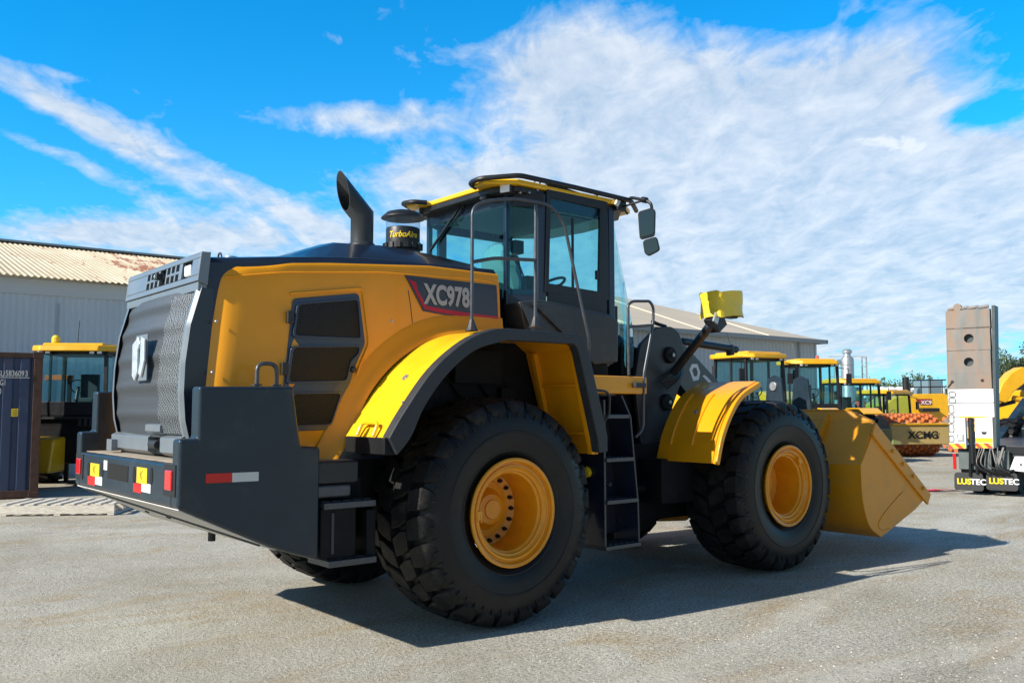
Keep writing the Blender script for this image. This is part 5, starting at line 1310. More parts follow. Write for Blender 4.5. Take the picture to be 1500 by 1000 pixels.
# ---- machines parked round the yard
def bglass(): return glass
def make_cab(root, o, W, Lc, z0, z1, roofm=yellow2, lights=True, pre=''):
    """boxy operator's cab centred on o (x forward)"""
    ox, oy = o; hw_ = W/2; hl = Lc/2
    a = MB()
    for sx__ in (-1, 1):
        for sy in (-1, 1): a.prism([(ox+sx__*hl-.04, oy+sy*hw_-.04, z0), (ox+sx__*hl+.04, oy+sy*hw_-.04, z0), (ox+sx__*hl+.04, oy+sy*hw_+.04, z0), (ox+sx__*hl-.04, oy+sy*hw_+.04, z0)], (-sx__*.06, -sy*.04, z1-z0))
    a.span((ox-hl, oy-hw_, z0-.25), (ox+hl, oy+hw_, z0+.28)); a.span((ox-hl+.03, oy-hw_+.03, z1-.10), (ox+hl-.03, oy+hw_-.03, z1))
    for sy in (-1, 1): a.box((ox+.05, oy+sy*(hw_-.02), (z0+z1)/2), (.07, .05, z1-z0))
    c = a.build('cab_frame', black, root, bevel=.01)
    a = MB(); a.span((ox-hl+.05, oy-hw_+.05, z0+.3), (ox+hl-.05, oy+hw_-.05, z1-.1)); a.build('cab_glass', glass, root)
    a = MB(); a.prism([(ox-hl-.12, oy-hw_-.02, z1-.03), (ox-hl+.1, oy-hw_-.16, z1-.03), (ox+hl-.1, oy-hw_-.16, z1-.03), (ox+hl+.22, oy-hw_+.12, z1-.05), (ox+hl+.26, oy, z1-.05), (ox+hl+.22, oy+hw_-.12, z1-.05), (ox+hl-.1, oy+hw_+.16, z1-.03), (ox-hl+.1, oy+hw_+.16, z1-.03), (ox-hl-.12, oy+hw_+.02, z1-.03)], (-.03, 0, .13))
    a.prism([(ox-hl+.1, oy-hw_+.0, z1+.09), (ox+hl-.0, oy-hw_+.1, z1+.09), (ox+hl-.0, oy+hw_-.1, z1+.09), (ox-hl+.1, oy+hw_-.0, z1+.09)], (-.04, 0, .06))
    a.build('cab_roof', roofm, root, bevel=.03)
    a = MB(); a.box((ox-.15, oy, z0+.32), (.4, .45, .12)); a.box((ox-.33, oy, z0+.62), (.12, .42, .6)); a.build('seat', seatm, root, bevel=.03)
    a = MB(); cs = Vector((ox+.3, oy, z0+.62)); a.tube([cs+Vector((.08*math.sin(q), .18*math.cos(q), .15*math.sin(q))) for q in [2*math.pi*k/16 for k in range(17)]], .014, seg=6); a.tube([cs, cs+Vector((.15, 0, -.5))], .04, seg=8); a.build('steering_wheel', black, root)
    if lights:
        for sy in (-1, 1):
            for dd in (.0, .16):
                a = MB(); a.box((ox+hl+.09, oy+sy*(hw_-.12-dd), z1-.06), (.08, .12, .10), black); a.box((ox+hl+.135, oy+sy*(hw_-.12-dd), z1-.06), (.012, .10, .08), whitel); a.build('roof_light', whitel, root, bevel=.008)
    a = MB(); a.tube([(ox-.3, oy-.3, z1+.1), (ox-.5, oy-.35, z1+.75)], .008, black, 5); a.build('aerial', black, root)
    for sy in (-1, 1):
        a = MB(); a.tube([(ox+hl, oy+sy*hw_, z1-.15), (ox+hl+.12, oy+sy*(hw_+.28), z1-.2), (ox+hl+.12, oy+sy*(hw_+.28), z1-.4)], .014, seg=6); a.box((ox+hl+.13, oy+sy*(hw_+.28), z1-.52), (.06, .17, .34), black); a.box((ox+hl+.095, oy+sy*(hw_+.28), z1-.52), (.004, .14, .30), mirror); a.build('wing_mirror', black, root, bevel=.01)
    return c
def tyre_simple(root, x, y, r_, wd, m_rim=wheely, lugs=22):
    a = MB(); o = Vector((x, y, r_))
    a.lathe([(r_*.5, -wd*.42), (r_*.62, -wd*.5), (r_*.85, -wd*.49), (r_*.94, -wd*.40), (r_*.95, 0), (r_*.94, wd*.40), (r_*.85, wd*.49), (r_*.62, wd*.5), (r_*.5, wd*.42)], o, (0, 1, 0), sidew, 40)
    for k in range(lugs):
        for sy in (-1, 1):
            q = 2*math.pi*(k+(.5 if sy > 0 else 0))/lugs; m_ = Matrix.Rotation(q, 3, 'Y') @ Matrix.Rotation(R(22*sy), 3, 'Z'); a.box(o+Vector((math.sin(q)*r_*.965, sy*wd*.24, math.cos(q)*r_*.965)), (2*math.pi*r_/lugs*.55, wd*.46, r_*.09), rubber, Matrix.Rotation(q, 3, 'Y') @ Matrix.Rotation(R(-25*sy), 3, 'Z'))
    a.lathe([(r_*.52, -wd*.42), (r_*.50, -wd*.44), (r_*.44, -wd*.40), (r_*.42, -wd*.1), (r_*.2, -wd*.05), (0, -wd*.12)], o, (0, 1, 0), m_rim, 32)
    a.lathe([(r_*.52, wd*.42), (r_*.50, wd*.44), (r_*.44, wd*.40), (r_*.42, wd*.1), (r_*.2, wd*.05), (0, wd*.12)], o, (0, 1, 0), m_rim, 32)
    return a.build('wheel', rubber, root)
def parked_loader(loc, rz, zr, label, group, decal_text=None, tower=False, beacon=None):
    root = empty('parked_loader', loc, rz); tag(root, label, 'wheel loader', group)
    make_cab(root, (0, 0), 1.45, 1.35, zr-1.75, zr-.14)
    a = MB(); a.prism([(-.7, -.62, 1.1), (-3.0, -.62, 1.1), (-3.15, -.62, 2.0), (-2.9, -.62, 2.35), (-.7, -.62, zr-1.35)], (0, 1.24, 0)); a.build('hood', yellow2, root, bevel=.06)
    a = MB(); a.span((-3.25, -1.15, .75), (-2.6, 1.15, 1.4)); a.span((-2.6, -.5, .6), (2.2, .5, 1.25)); a.build('chassis', slate, root, bevel=.04)
    for sy in (-1, 1):
        for x in (-1.6, 1.5):
            tyre_simple(root, x, sy*1.05, .78, .58)
        for x in (-1.6, 1.5):
            a = MB(); a.sheet([(x-.95, 1.15), (x-.75, 1.55), (x-.4, 1.72), (x+.4, 1.72), (x+.75, 1.55)], sy*.75, sy*1.38, .03); a.build('fender', yellow2, root)
        if tower:
            a = MB(); a.side([(1.1, 1.2), (1.9, 1.2), (1.75, 2.5), (1.5, 2.6), (1.25, 2.5)], sy*.45, sy*.52); a.lathe([(0, -.04), (.12, -.04), (.12, .04)], (1.5, sy*.53, 2.3), (0, 1, 0), galv, 16); a.build('tower_plate', slate, root, bevel=.01)
    a = MB(); a.tube([(-1.9, .35, 2.3), (-1.9, .35, 3.0)], .06, seg=12); a.build('exhaust_pipe', black, root)
    if beacon is not None:
        a = MB(); a.lathe([(.07, 0), (.07, .05), (.055, .06), (.055, .16), (0, .18)], (-.3, beacon, zr), (0, 0, 1), glowr, 16); a.build('beacon', glowr, root)
    return root
LG = 'yellow machines parked in a row on the right'
# machine directions: local x is the machine's forward
parked_loader(gnd(1098, 25.5)+Vector((0, 0, 0)), rz_of(-62), far(1098, 517, 25.5).z, 'nearest parked loader of the right row, its cab seen above the front fender', LG, tower=True)
parked_loader(gnd(1186, 30.0), rz_of(-84), far(1186, 527, 30).z, 'parked loader with a red beacon on its yellow roof, second in the right row', LG, beacon=.45)

def roller(px, D, zr, label, drumlabel=True, rz=rz_of(-68), beaconcover=False, fwd=2.9, textm=True):
    root = empty('padfoot_roller', gnd(px, D), rz); tag(root, label, 'road roller', 'padfoot rollers in the right row')
    make_cab(root, (0, 0), 1.75, 1.3, zr-1.6, zr-.12)
    a = MB(); a.span((-2.2, -.6, .7), (.7, .6, zr-1.55)); a.build('engine_body', yellow2, root, bevel=.06)
    for sy in (-1, 1): tyre_simple(root, -.9, sy*.8, .72, .5)
    a = MB(); a.tube([(.7, 0, .9), (fwd-1.2, 0, .85)], .2, seg=14); a.build('hitch', black, root)
    f = MB()
    for sy in (-1, 1): f.span((fwd-1.2, sy*1.12, .55), (fwd+1.0, sy*1.24, 1.0))
    f.span((fwd-1.25, -1.24, .5), (fwd-1.05, 1.24, 1.05)); 
    f.prism([(fwd+.95, -1.25, .45), (fwd+.95, 1.25, .45), (fwd+.85, 1.25, 1.12), (fwd+.85, -1.25, 1.12)], (.10, 0, 0)); fr = f.build('drum_frame', khaki, root, bevel=.03)
    f = MB(); f.span((fwd+.82, -1.2, 1.12), (fwd+1.0, 1.2, 1.19)); f.build('frame_cap', yellow2, root, bevel=.02)
    if textm:
        t = text('frame_lettering', 'XCMG', .36, black, fr, (fwd+1.03, -.62, .66), (R(90), 0, R(90)), bold=.01, sx=1.15)
    d = MB(); d.lathe([(0, -1.05), (.66, -1.05), (.66, 1.05), (0, 1.05)], (fwd, 0, .76), (0, 1, 0), mat('drum_steel', (.22, .17, .13), .7, var=.3) if 'drum_steel' not in MATS else MATS['drum_steel'], 40)
    dd = d.build('drum', None, root)
    p = MB(); nr = 18
    for k in range(nr):
        for j in range(9):
            q = 2*math.pi*(k+(.5 if j % 2 else 0))/nr; y = -.96+j*.24; m_ = Matrix.Rotation(q, 3, 'Y'); c = Vector((fwd, y, .76))+m_ @ Vector((0, 0, .71))
            s = [m_ @ Vector(v) for v in ((-.09, -.085, -.06), (.09, -.085, -.06), (.09, .085, -.06), (-.09, .085, -.06), (-.055, -.05, .06), (.055, -.05, .06), (.055, .05, .06), (-.055, .05, .06))]
            p.add([c+v for v in s], [(4, 5, 6, 7), (0, 1, 5, 4), (1, 2, 6, 5), (2, 3, 7, 6), (3, 0, 4, 7)])
    po = p.build('drum_pads', rustpad, root, smooth=False); po['kind'] = 'stuff'
    return root
r1 = roller(1247, 35.5, far(1247, 556, 35.5).z, 'padfoot roller with lettered khaki drum frame, directly right of the big bucket', fwd=3.2, rz=rz_of(-77))
r2 = roller(1297, 38.5, far(1297, 572, 38.5).z, 'farther padfoot roller, its drum half behind the white panels of the steel mast', fwd=3.6, rz=rz_of(-55), textm=False)

# yellow loader with its lettered hood beyond the rollers
yl_ = empty('tracked_machine', gnd(1350, 44), rz_of(4)); tag(yl_, 'yellow machine with black handrails and red decal on its long hood, behind the rollers', 'machine')
def ly(px, py, D=44): p = far(px, py, D); return (px-1350)*D/1306, p.z
a = MB()
pts = [ly(1296, 592), ly(1310, 582), ly(1335, 577), ly(1384, 576), ly(1396, 580), ly(1396, 640), ly(1296, 640)]
a.prism([(x, 0, z) for x, z in pts], (0, 2.2, 0)); a.build('hood', yellow2, yl_, bevel=.06)
a = MB(); x0, z1_ = ly(1341, 584); x1, z0_ = ly(1366, 593); a.prism([(x0, -.012, z1_), (x1, -.012, z1_), (x1, -.012, z0_), (x0+.25, -.012, z0_)], (0, .008, 0), mat('maroon_decal', (.28, .03, .03), .4)); dcl = a.build('name_decal', None, yl_)
text('hood_lettering', 'XC9', .26, white, yl_, (x0+.27, -.02, z0_+.04), (R(90), 0, 0), bold=.006, sx=1.1)
a = MB()
for (p0, p1) in [((1352, 578), (1352, 556)), ((1366, 577), (1366, 556)), ((1384, 577), (1384, 556)), ((1335, 577), (1335, 560))]:
    A_2 = ly(*p0); B_2 = ly(*p1); a.tube([(A_2[0], .1, A_2[1]), (B_2[0], .1, B_2[1])], .03, seg=6)
for py in (556, 566): A_2 = ly(1335, py+1); B_2 = ly(1390, py); a.tube([(A_2[0], .1, A_2[1]), (B_2[0], .1, B_2[1])], .03, seg=6)
a.build('handrail', black, yl_)
a = MB(); x_, z_ = ly(1343, 560); a.tube([(x_, 1.0, 1.9), (x_, 1.0, z_+.3)], .16, seg=12); a.build('exhaust_pipe', black, yl_)
a = MB(); A_2 = ly(1370, 556); B_2 = ly(1392, 578); a.span((A_2[0], .6, B_2[1]), (B_2[0], 2.0, A_2[1])); a.build('cab', mat('cab_bluegrey', (.16, .24, .30), .25, coat=.5), yl_, bevel=.06)
a = MB(); a.span((-1.9, .1, .35), (1.6, 2.1, 1.0)); a.build('undercarriage', chass, yl_, bevel=.1)
a = MB(); x_, z_ = ly(1362, 578); a.box((ly(1358, 592)[0], -.2, ly(1358, 600)[1]), (.9, .4, .18)); a.build('headlamp_bar', black, yl_, bevel=.04)

# tanks on a red trailer
tk = empty('tank_trailer', gnd(1330, 90), rz_of(2)); tag(tk, 'row of white tanks on a low red trailer in front of the skyline trees', 'trailer')
for k, px in enumerate((1276, 1300, 1324, 1348, 1372)):
    x = (px-1330)*90/1306; a = MB(); zt = far(px, 566, 90).z; a.lathe([(0, -.75), (.55, -.72), (.62, -.6), (.62, .6), (.55, .72), (0, .75)], (x, 0, zt-.62), (1, 0, 0), white, 20); a.build('tank', white, tk)
a = MB(); a.span((-5.5, -1.1, 1.5), (3.8, 1.1, 2.45)); a.build('trailer_bed', mat('trailer_red', (.42, .06, .04), .5, var=.15), tk, bevel=.03)
a = MB(); 
for x in (-4, -3, 2, 3): a.lathe([(.3, -.9), (.5, -.9), (.5, .9), (.3, .9), (0, .9)], (x, 0, .5), (0, 1, 0), rubber, 20)
a.build('axles', rubber, tk)

# dust collector and its gantry
dc_ = empty('dust_collector', gnd(1243, 62), rz_of(0)); tag(dc_, 'tall galvanised cyclone dust collector with bent duct, rising over the second parked cab', 'dust collector')
zt = far(1243, 524, 62).z; a = MB(); a.lathe([(.55, 0), (.44, .6), (.44, zt-.15), (.40, zt), (.26, zt+.08), (.24, zt+.3), (.33, zt+.34), (.33, zt+.5), (.2, zt+.6), (0, zt+.6)], (0, 0, 0), (0, 0, 1), galv, 24)
for z in (zt-1.6, zt-.5): a.lathe([(.45, z-.03), (.47, z), (.45, z+.03)], (0, 0, 0), (0, 0, 1), galv, 24)
a.build('cyclone_body', galv, dc_)
a = MB(); a.tube(filletpath([(-.78, 0, 0), (-.78, 0, zt-.3), (-.3, 0, zt-.25)], .35, 6), .17, seg=14); a.build('duct', galv, dc_)
gt = empty('steel_gantry', gnd(1271, 62), rz_of(0)); tag(gt, 'slim pale steel mast and cross bars standing right of the dust collector', 'gantry')
zg = far(1271, 522, 62).z; a = MB(); a.tube([(0, 0, 0), (0, 0, zg)], .06, galv, 6); a.tube([(-.18, .3, 0), (-.18, .3, zg)], .05, galv, 6)
for k in range(8): z = 1+k*(zg-1.2)/7; a.tube([(0, 0, z), (-.18, .3, z+.2)], .02, galv, 5)
for z in (zg, zg-1.4, zg-2.7): a.tube([(-2.6, .1, z), (0, 0, z)], .02, galv, 5)
a.build('mast', galv, gt)

# ---- trailer with upright ramp
DT = 17.8
AT = -38
tr = empty('ramp_trailer', gnd(1425, DT), rz_of(AT)); tag(tr, 'rear of a dark flat trailer with two black LUSTEC mudflaps, at the right edge', 'trailer')
tn = Vector((-math.sin(rz_of(AT)), math.cos(rz_of(AT)), 0)); tx_ = Vector((math.cos(rz_of(AT)), math.sin(rz_of(AT)), 0))
def T(px, py, D=DT):
    o = gnd(1425, D); q = ray(px, py); t = (o-CAM).dot(tn)/q.dot(tn); p = CAM+q*t; return (p-o).dot(tx_), p.z
for (p0, p1) in [(1397, 1441.5), (1443.5, 1492)]:
    (x0, z1_), (x1, z0_) = T(p0, 691), T(p1, 719.5); pol = roundpoly([(x0+.01, z1_), (x1-.01, z1_), (x1, z0_+.0), (x0, z0_)], .07, 4)
    a = MB(); a.prism([(x, 0, z) for x, z in pol], (0, .03, 0)); mf = a.build('mudflap', plast, tr, bevel=.004)
    wd = (x1-x0); 
    t1 = text('flap_lettering', 'LUS', .152, stick, mf, (x0+.055, -.006, z0_+.13), (R(90), 0, 0), bold=.006, sx=1.02); t2 = text('flap_lettering', 'TEC', .152, white, mf, (x0+.055+.245, -.006, z0_+.13), (R(90), 0, 0), bold=.004, sx=1.02)
a = MB()
for (p0, p1) in [(1403, 1432), (1440, 1452), (1456, 1478)]:
    (x0, z1_), (x1, z0_) = T(p0, 660), T(p1, 688); a.span((x0, .05, z0_), (x1, .2, z1_))
a.build('guard_plate', mat('guard_grey', (.10, .125, .125), .5, var=.1), tr, bevel=.01)
a = MB(); a.span((-.30, .2, .42), (1.1, 6.5, .80)); a.span((-.35, .25, .80), (2.2, 6.5, .98)); 
a.build('deck', mat('deck_black', (.02, .022, .026), .3, coat=.3), tr, bevel=.02)
for k in range(3):
    for sx_ in (0, 1):
        a = MB(); a.lathe([(0, -.18), (.3, -.18), (.47, -.16), (.49, -.1), (.49, .1), (.47, .16), (0, .16)], ((-.05 if sx_ == 0 else .52), .75+k*1.15, .49), (1, 0, 0), rubber, 28); a.build('wheel', rubber, tr)
a = MB(); (x0, z1_), (x1, z0_) = T(1478, 668), T(1510, 692); a.prism([(x0+.1, -.02, z1_), (x1, -.02, z1_), (x1, -.02, z0_), (x0, -.02, z0_+.03)], (0, .12, 0), white)
for k in range(3): a.box((x0+.2+.12*k, -.03, (z0_+z1_)/2), (.035, .02, .035), black)
a.build('side_bracket', white, tr, bevel=.01)
a = MB(); random.seed(9)
for k in range(9):
    x = T(1408+random.uniform(-2, 40), 0)[0]; a.tube(arc([(x, -.04, .95), (x+random.uniform(-.1, .1), -.12-random.random()*.05, .62), (x+random.uniform(-.15, .25), -.12, .47), (x+random.uniform(-.1, .35), -.02, .52)], 5), .012+random.random()*.008, seg=6)
a.build('hydraulic_hoses', black, tr)
a = MB(); (x0, z1_), (x1, z0_) = T(1395.5, 664), T(1401, 687); a.span((x0, -.01, z0_), (x1, .03, z1_), redl); a.build('tail_lamp', redl, tr, bevel=.006)
# upright ramp: steel plates above white panels
rm_ = empty('folded_ramp', tuple(gnd(1425, DT-.05)), rz_of(AT)); tag(rm_, 'tall upright folding ramp, rusty bare steel above white panels with orange chevrons', 'ramp')
rustst = mat('bare_steel', (.19, .195, .19), .6, metal=.1, var=.22, vscale=2.5, dirt=(.30, .165, .09), dirtamt=.62, dscale=2.4, stretch=(1.8, 1, .5))
for n_ in rustst.node_tree.nodes:
    if n_.type == 'VALTORGB' and abs(n_.color_ramp.elements[0].position-.5) < .01: n_.color_ramp.elements[0].position = .43; n_.color_ramp.elements[1].position = .60
def TR_(px, py): return T(px, py, DT-.05)
ys_ = [455, 480.5, 513, 547, 569.5]
for k in range(4):
    x0 = lerp(1384.8, 1388.0, (ys_[k]-455)/115); x1 = lerp(1450.5, 1453.5, (ys_[k]-455)/115)
    (xa_, z1_), (xb_, z0_) = TR_(x0, ys_[k]), TR_(x1, ys_[k+1])
    a = MB(); g_ = .008
    if k in (1, 2):
        # plate with a round hole
        cx_, cz_ = TR_(1419, 495.5 if k == 1 else 530); rr2_ = .09; N_ = 32
        ring_ = [(cx_+rr2_*math.cos(2*math.pi*i/N_+math.pi/4), cz_+rr2_*math.sin(2*math.pi*i/N_+math.pi/4)) for i in range(N_)]
        out_ = []
        for i in range(N_):
            q = 2*math.pi*i/N_+math.pi/4; c_, s_ = math.cos(q), math.sin(q); t = 1e9
            if c_ > 1e-6: t = min(t, (xb_-cx_)/c_)
            if c_ < -1e-6: t = min(t, (xa_-cx_)/c_)
            if s_ > 1e-6: t = min(t, (z1_-g_-cz_)/s_)
            if s_ < -1e-6: t = min(t, (z0_+g_-cz_)/s_)
            out_.append((cx_+c_*t, cz_+s_*t))
        # snap the corners so the plate stays a rectangle
        for cxn, czn in ((xa_, z0_+g_), (xb_, z0_+g_), (xb_, z1_-g_), (xa_, z1_-g_)):
            i = min(range(N_), key=lambda i: (out_[i][0]-cxn)**2+(out_[i][1]-czn)**2); out_[i] = (cxn, czn)
        frame_prism(a, [(x, 0, z) for x, z in out_], [(x, 0, z) for x, z in ring_], (0, .16, 0))
    else: a.span((xa_, 0, z0_+g_), (xb_, .16, z1_-g_))
    a.build('steel_plate', rustst, rm_)
a = MB(); (xa_, z1_), (xb_, z0_) = TR_(1386, 456), TR_(1452, 569)
a.span((xa_+.02, .10, z0_), (xb_-.02, .17, z1_)); (xc_, zc_), (xd_, zd_) = TR_(1451, 447), TR_(1463, 656); a.prism([(TR_(1452, 447)[0], .02, zc_), (TR_(1457, 447)[0], .02, zc_), (TR_(1460, 656)[0], .02, zd_), (TR_(1455, 656)[0], .02, zd_)], (0, .35, 0)); a.build('ramp_frame', mat('frame_green_grey', (.05, .065, .07), .5, var=.2), rm_, bevel=.006)
a = MB(); a.tube([(TR_(1384, 0)[0], .1, z1_+.02), (TR_(1384, 0)[0], .1, z1_+.10)], .05, seg=10); a.lathe([(.0, -.05), (.075, -.05), (.075, .05), (0, .05)], (TR_(1385, 0)[0], .06, z1_+.07), (0, 1, 0), rustst, 16)
for k in range(4): x = lerp(xa_+.12, xb_-.1, k/3); a.tube([(x-.1, .05, z1_+.03), (x+.1, .05, z1_+.06)], .035, rustst, 8); a.tube([(x+.02, .05, z1_), (x+.02, .05, z1_+.08)], .02, rustst, 6)
a.build('top_hinge', rustst, rm_)
for (px, py) in [(1395, 559), (1439, 557)]:
    a = MB(); x, z = TR_(px, py); a.lathe([(0, -.008), (.03, -.008), (.03, .01)], (x, 0, z), (0, 1, 0), black, 14); a.build('plate_hole', black, rm_)
a = MB(); q1, q2 = TR_(1394, 560), TR_(1390, 567); a.tube([(q1[0], -.02, q1[1]), (q2[0]-.02, -.02, q2[1])], .008, black, 5); a.build('hook', black, rm_)
# white panels
a = MB(); P_ = TR_
def wp_(px0, py0, px1, py1, y0=0, t=.14):
    (x0, z1_), (x1, z0_) = P_(px0, py0), P_(px1, py1); a.span((x0, y0, z0_), (x1, y0+t, z1_), white)
wp_(1388, 570, 1456, 589.5); wp_(1389, 590.5, 1457, 611); wp_(1389.5, 611.5, 1415.5, 657); wp_(1427.5, 611.5, 1455.5, 657, 0)
wh = a.build('white_panel', white, rm_, bevel=.012)
a = MB(); (x0, z1_), (x1, z0_) = P_(1390, 649), P_(1414, 657); a.span((x0, -.008, z0_+.003), (x1, -.003, z1_), chev); a.build('chevron_tape', chev, rm_); a = MB(); (x0, z1_), (x1, z0_) = P_(1429, 648.5), P_(1454, 656.5); a.span((x0, -.008, z0_+.003), (x1, -.003, z1_), chev)
a.build('chevron_tape', chev, rm_)
a = MB(); (x0, z1_), (x1, z0_) = P_(1429, 641), P_(1454, 648); a.span((x0, -.008, z0_), (x1, -.003, z1_), stick); (x0, z1_), (x1, z0_) = P_(1405, 609.5), P_(1444, 611.5); a.span((x0, -.008, z0_), (x1, -.003, z1_), stick); a.build('yellow_tape', stick, rm_)
for py0, py1 in [(574, 581), (583, 590), (593, 605), (607, 619), (621, 633), (638, 647)]:
    a = MB(); (x0, z1_), (x1, z0_) = P_(1390, py0), P_(1399.5 if py0 < 592 else 1397.5, py1); a.tube([(x, -.006, z) for x, z in roundpoly([(x0, z0_), (x1, z0_), (x1, z1_), (x0, z1_)], .03, 3)]+[(roundpoly([(x0, z0_), (x1, z0_), (x1, z1_), (x0, z1_)], .03, 3)[0][0], -.006, roundpoly([(x0, z0_), (x1, z0_), (x1, z1_), (x0, z1_)], .03, 3)[0][1])], .009, MATS['guard_grey'], 6); a.build('slot_rim', None, rm_)
a = MB(); (x0, z1_), (x1, z0_) = P_(1402, 635), P_(1412, 646); a.span((x0, -.02, z0_), (x1, -.004, z1_), galv); (x0, z1_), (x1, z0_) = P_(1404, 637), P_(1410, 644); a.span((x0, -.026, z0_), (x1, -.02, z1_), pale); a.build('handle_box', galv, rm_, bevel=.004)
a = MB(); (x0, z1_), (x1, z0_) = P_(1437, 632), P_(1446, 636); a.prism([(x0, -.006, z1_), (x1, -.006, z1_), ((x0+x1)/2+.03, -.006, z0_), ((x0+x1)/2-.03, -.006, z0_)], (0, .004, 0), black); a.build('small_emblem', black, rm_)
a = MB(); (x0, z1_), (x1, z0_) = P_(1417, 612), P_(1426.5, 660); xm_ = (x0+x1)/2; a.tube([(xm_, .08, z0_-.25), (xm_, .08, z1_)], .055, black, 14); a.tube([(xm_-.04, .04, z0_-.5), (xm_-.02, .05, z0_+.1)], .03, chass, 10); a.tube([(xm_+.09, .04, z0_-.45), (xm_+.06, .05, z0_+.1)], .03, chass, 10); a.build('ramp_cylinder', black, rm_)

# excavator boom beyond the trailer
ex = empty('excavator', gnd(1500, 27), rz_of(0)); tag(ex, 'yellow excavator with raised boom behind the trailer at the right edge', 'excavator')
def X(px, py, D=27): p = far(px, py, D); return (px-1500)*D/1306, p.z
a = MB(); pts = [X(1460, 586), X(1470, 562), X(1485, 545), X(1500, 537), X(1540, 545), X(1580, 575), X(1585, 590), X(1540, 566), X(1505, 560), X(1485, 575), X(1475, 590)]
a.prism([(x, 0, z) for x, z in pts], (0, .45, 0)); a.build('boom', yellow2, ex, bevel=.03)
a = MB(); a.tube([(X(1490, 583)[0], .2, X(1490, 583)[1]), (X(1530, 590)[0], .2, X(1530, 590)[1])], .09, yellow2, 12); a.tube([(X(1460, 596)[0], .2, X(0, 596)[1]), (X(1492, 588)[0], .2, X(0, 588)[1])], .06, black, 12); a.build('boom_cylinder', yellow2, ex)
for k, (p0, p1, t0, t1, m_, nm) in enumerate([(1520, 1640, 570, 625, yellow2, 'engine_house'), (1525, 1560, 545, 600, black, 'cab_shell')]):
    a = MB(); (x0, z1_), (x1, z0_) = X(p0, t0), X(p1, t1); a.span((x0, .5, z0_), (x1, 2.2, z1_)); a.build(nm, m_, ex, bevel=.06)
a = MB(); a.side([(-.3, .1), (4.0, .1), (4.3, .5), (4.0, .95), (-.2, .95), (-.5, .5)], .2, .7); a.side([(-.3, .1), (4.0, .1), (4.3, .5), (4.0, .95), (-.2, .95), (-.5, .5)], 2.1, 2.6); a.build('crawler_track', chass, ex, bevel=.03)
# dark loader with dusty tyres between ramp and boom
pk = empty('compact_loader', gnd(1482, 24), rz_of(222)); tag(pk, 'dark loader with dusty lugged tyres and white striped arm, beside the right edge', 'loader')
tyre_simple(pk, 0, 0, .72, .5, galv); tyre_simple(pk, -2.4, 0, .72, .5, galv); tyre_simple(pk, 0, 1.7, .72, .5, galv)
a = MB(); a.side([(-3.2, .6), (.3, .6), (.5, 1.2), (-.2, 1.5), (-3.2, 1.7)], .35, 1.4); a.build('body', slate, pk, bevel=.05)
a = MB(); a.side([(-1.4, 1.9), (-1.1, 2.0), (1.2, .9), (1.5, .4), (1.2, .35), (.8, .8)], -.1, .1); ar_ = a.build('lift_arm', slate, pk, bevel=.02)
a = MB(); a.prism([(-.7, -.104, 1.68), (.1, -.104, 1.30), (.1, -.104, 1.18), (-.7, -.104, 1.56)], (0, .003, 0), white); a.build('arm_stripe', white, ar_)
# red rag on the ground
a = MB(); random.seed(6); p = gnd(1368, 18.6); rows = []
for i in range(7):
    rows.append([p+rv*((i/6-.5)*1.1)+d0*((j/4-.5)*.35*(1-.6*i/6))+Vector((0, 0, .012+random.random()*.04)) for j in range(5)])
a.grid(rows); rg = a.build('red_rag', ragm, ang=20, loc=tuple(p)); tag(rg, 'crumpled red rag lying on the ground left of the mudflaps', 'rag')

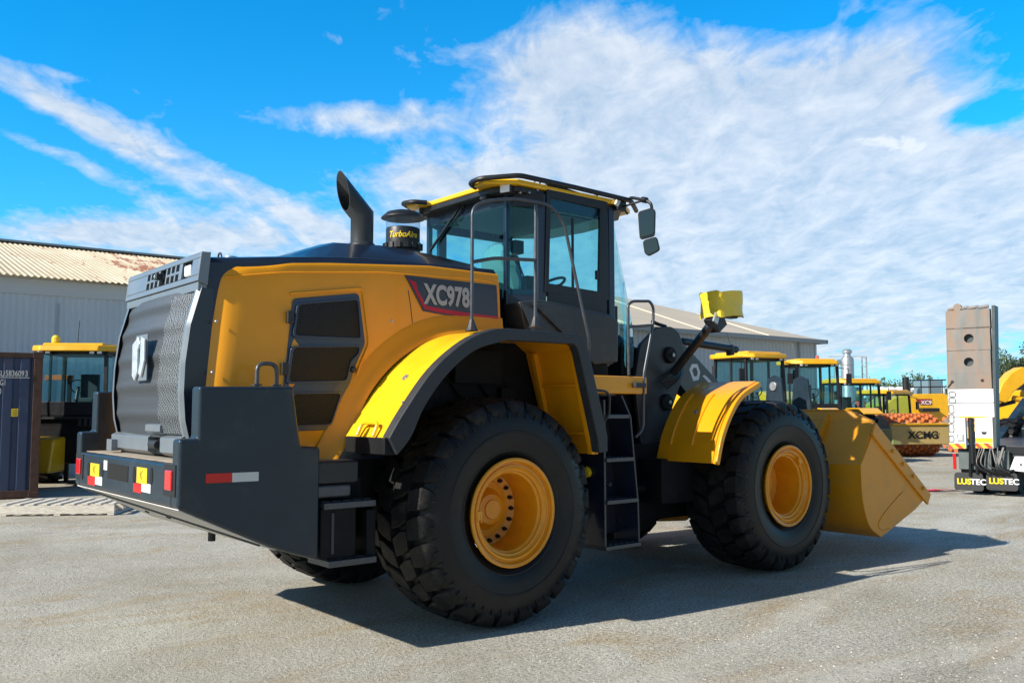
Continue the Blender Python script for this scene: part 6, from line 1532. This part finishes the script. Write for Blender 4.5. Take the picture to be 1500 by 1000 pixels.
# ---- machine on the left, between container and counterweight
lm = empty('parked_machine', gnd(122, 20.3), rz_of(-86)); tag(lm, 'shaded machine with yellow cab roof, between the blue container and the big counterweight', 'machine')
zr = far(122, 507, 20.3).z
make_cab(lm, (0, 0), 1.5, 1.4, zr-1.55, zr-.12, yellow2)
a = MB(); a.span((-1.6, -.85, .5), (.7, .85, zr-1.5)); a.span((-1.4, -1.1, .5), (.4, 1.1, .9)); a.build('body', chass, lm, bevel=.05)
a = MB(); a.prism([(.7, -.66, .35), (1.5, -.66, .35), (1.3, -.66, 1.05), (.7, -.66, 1.1)], (0, .6, 0)); a.build('front_cowl', yellow2, lm, bevel=.05)
a = MB(); a.box((1.42, -.36, .78), (.06, .08, .36), black); a.build('cowl_slot', black, lm)
for sy in (-1, 1): tyre_simple(lm, -.6, sy*1.0, .7, .45)
a = MB(); a.box((.62, 0, zr-1.35), (.12, 1.0, .14)); a.build('dash_strip', yellow2, lm, bevel=.03)
a = MB(); a.lathe([(.06, 0), (.09, .05), (.09, .15), (.05, .20), (0, .21)], (.55, -.42, zr), (0, 0, 1), cloth, 14); a.build('beacon_cover', cloth, lm, ang=20)
a = MB(); a.box((.9, -.66, zr-.75), (.08, .1, .1), orange); a.box((.92, -.53, zr-.75), (.08, .12, .12), whitel); a.tube([(.7, -.8, zr-.7), (.85, -.66, zr-.75)], .02, black); a.build('side_lamp', whitel, lm, bevel=.008)
a = MB(); a.tube([(-.5, .6, zr), (-.55, .62, zr+.6)], .008, black, 5); a.build('aerial', black, lm)
a = MB()
for k in range(4): a.box((.78, .25+.12*k, zr-1.72), (.04, .07, .16), plast)
a.box((.74, 0, zr-1.62), (.06, 1.5, .05), plast); a.tube([(.8, -.72, zr-.4), (.84, -.72, zr-1.5)], .015, galv, 6); a.build('front_trim', plast, lm)
for k in range(2):
    a = MB(); a.box((.80, -.9, .75+.35*k), (.3, .28, .04)); a.build('step', steel, lm)
# orange beam behind the container
ob = empty('orange_barrier', gnd(70, 21.0), rz_of(5)); tag(ob, 'orange beam on black posts showing between container and yellow roofed machine', 'barrier')
z_ = far(70, 553, 21).z; a = MB(); a.box((0, 0, z_), (1.1, .1, .12)); a.build('beam', orange, ob, bevel=.01)
for x in (-.45, .45):
    a = MB(); a.box((x, .06, z_/2), (.08, .08, z_)); a.build('post', black, ob)
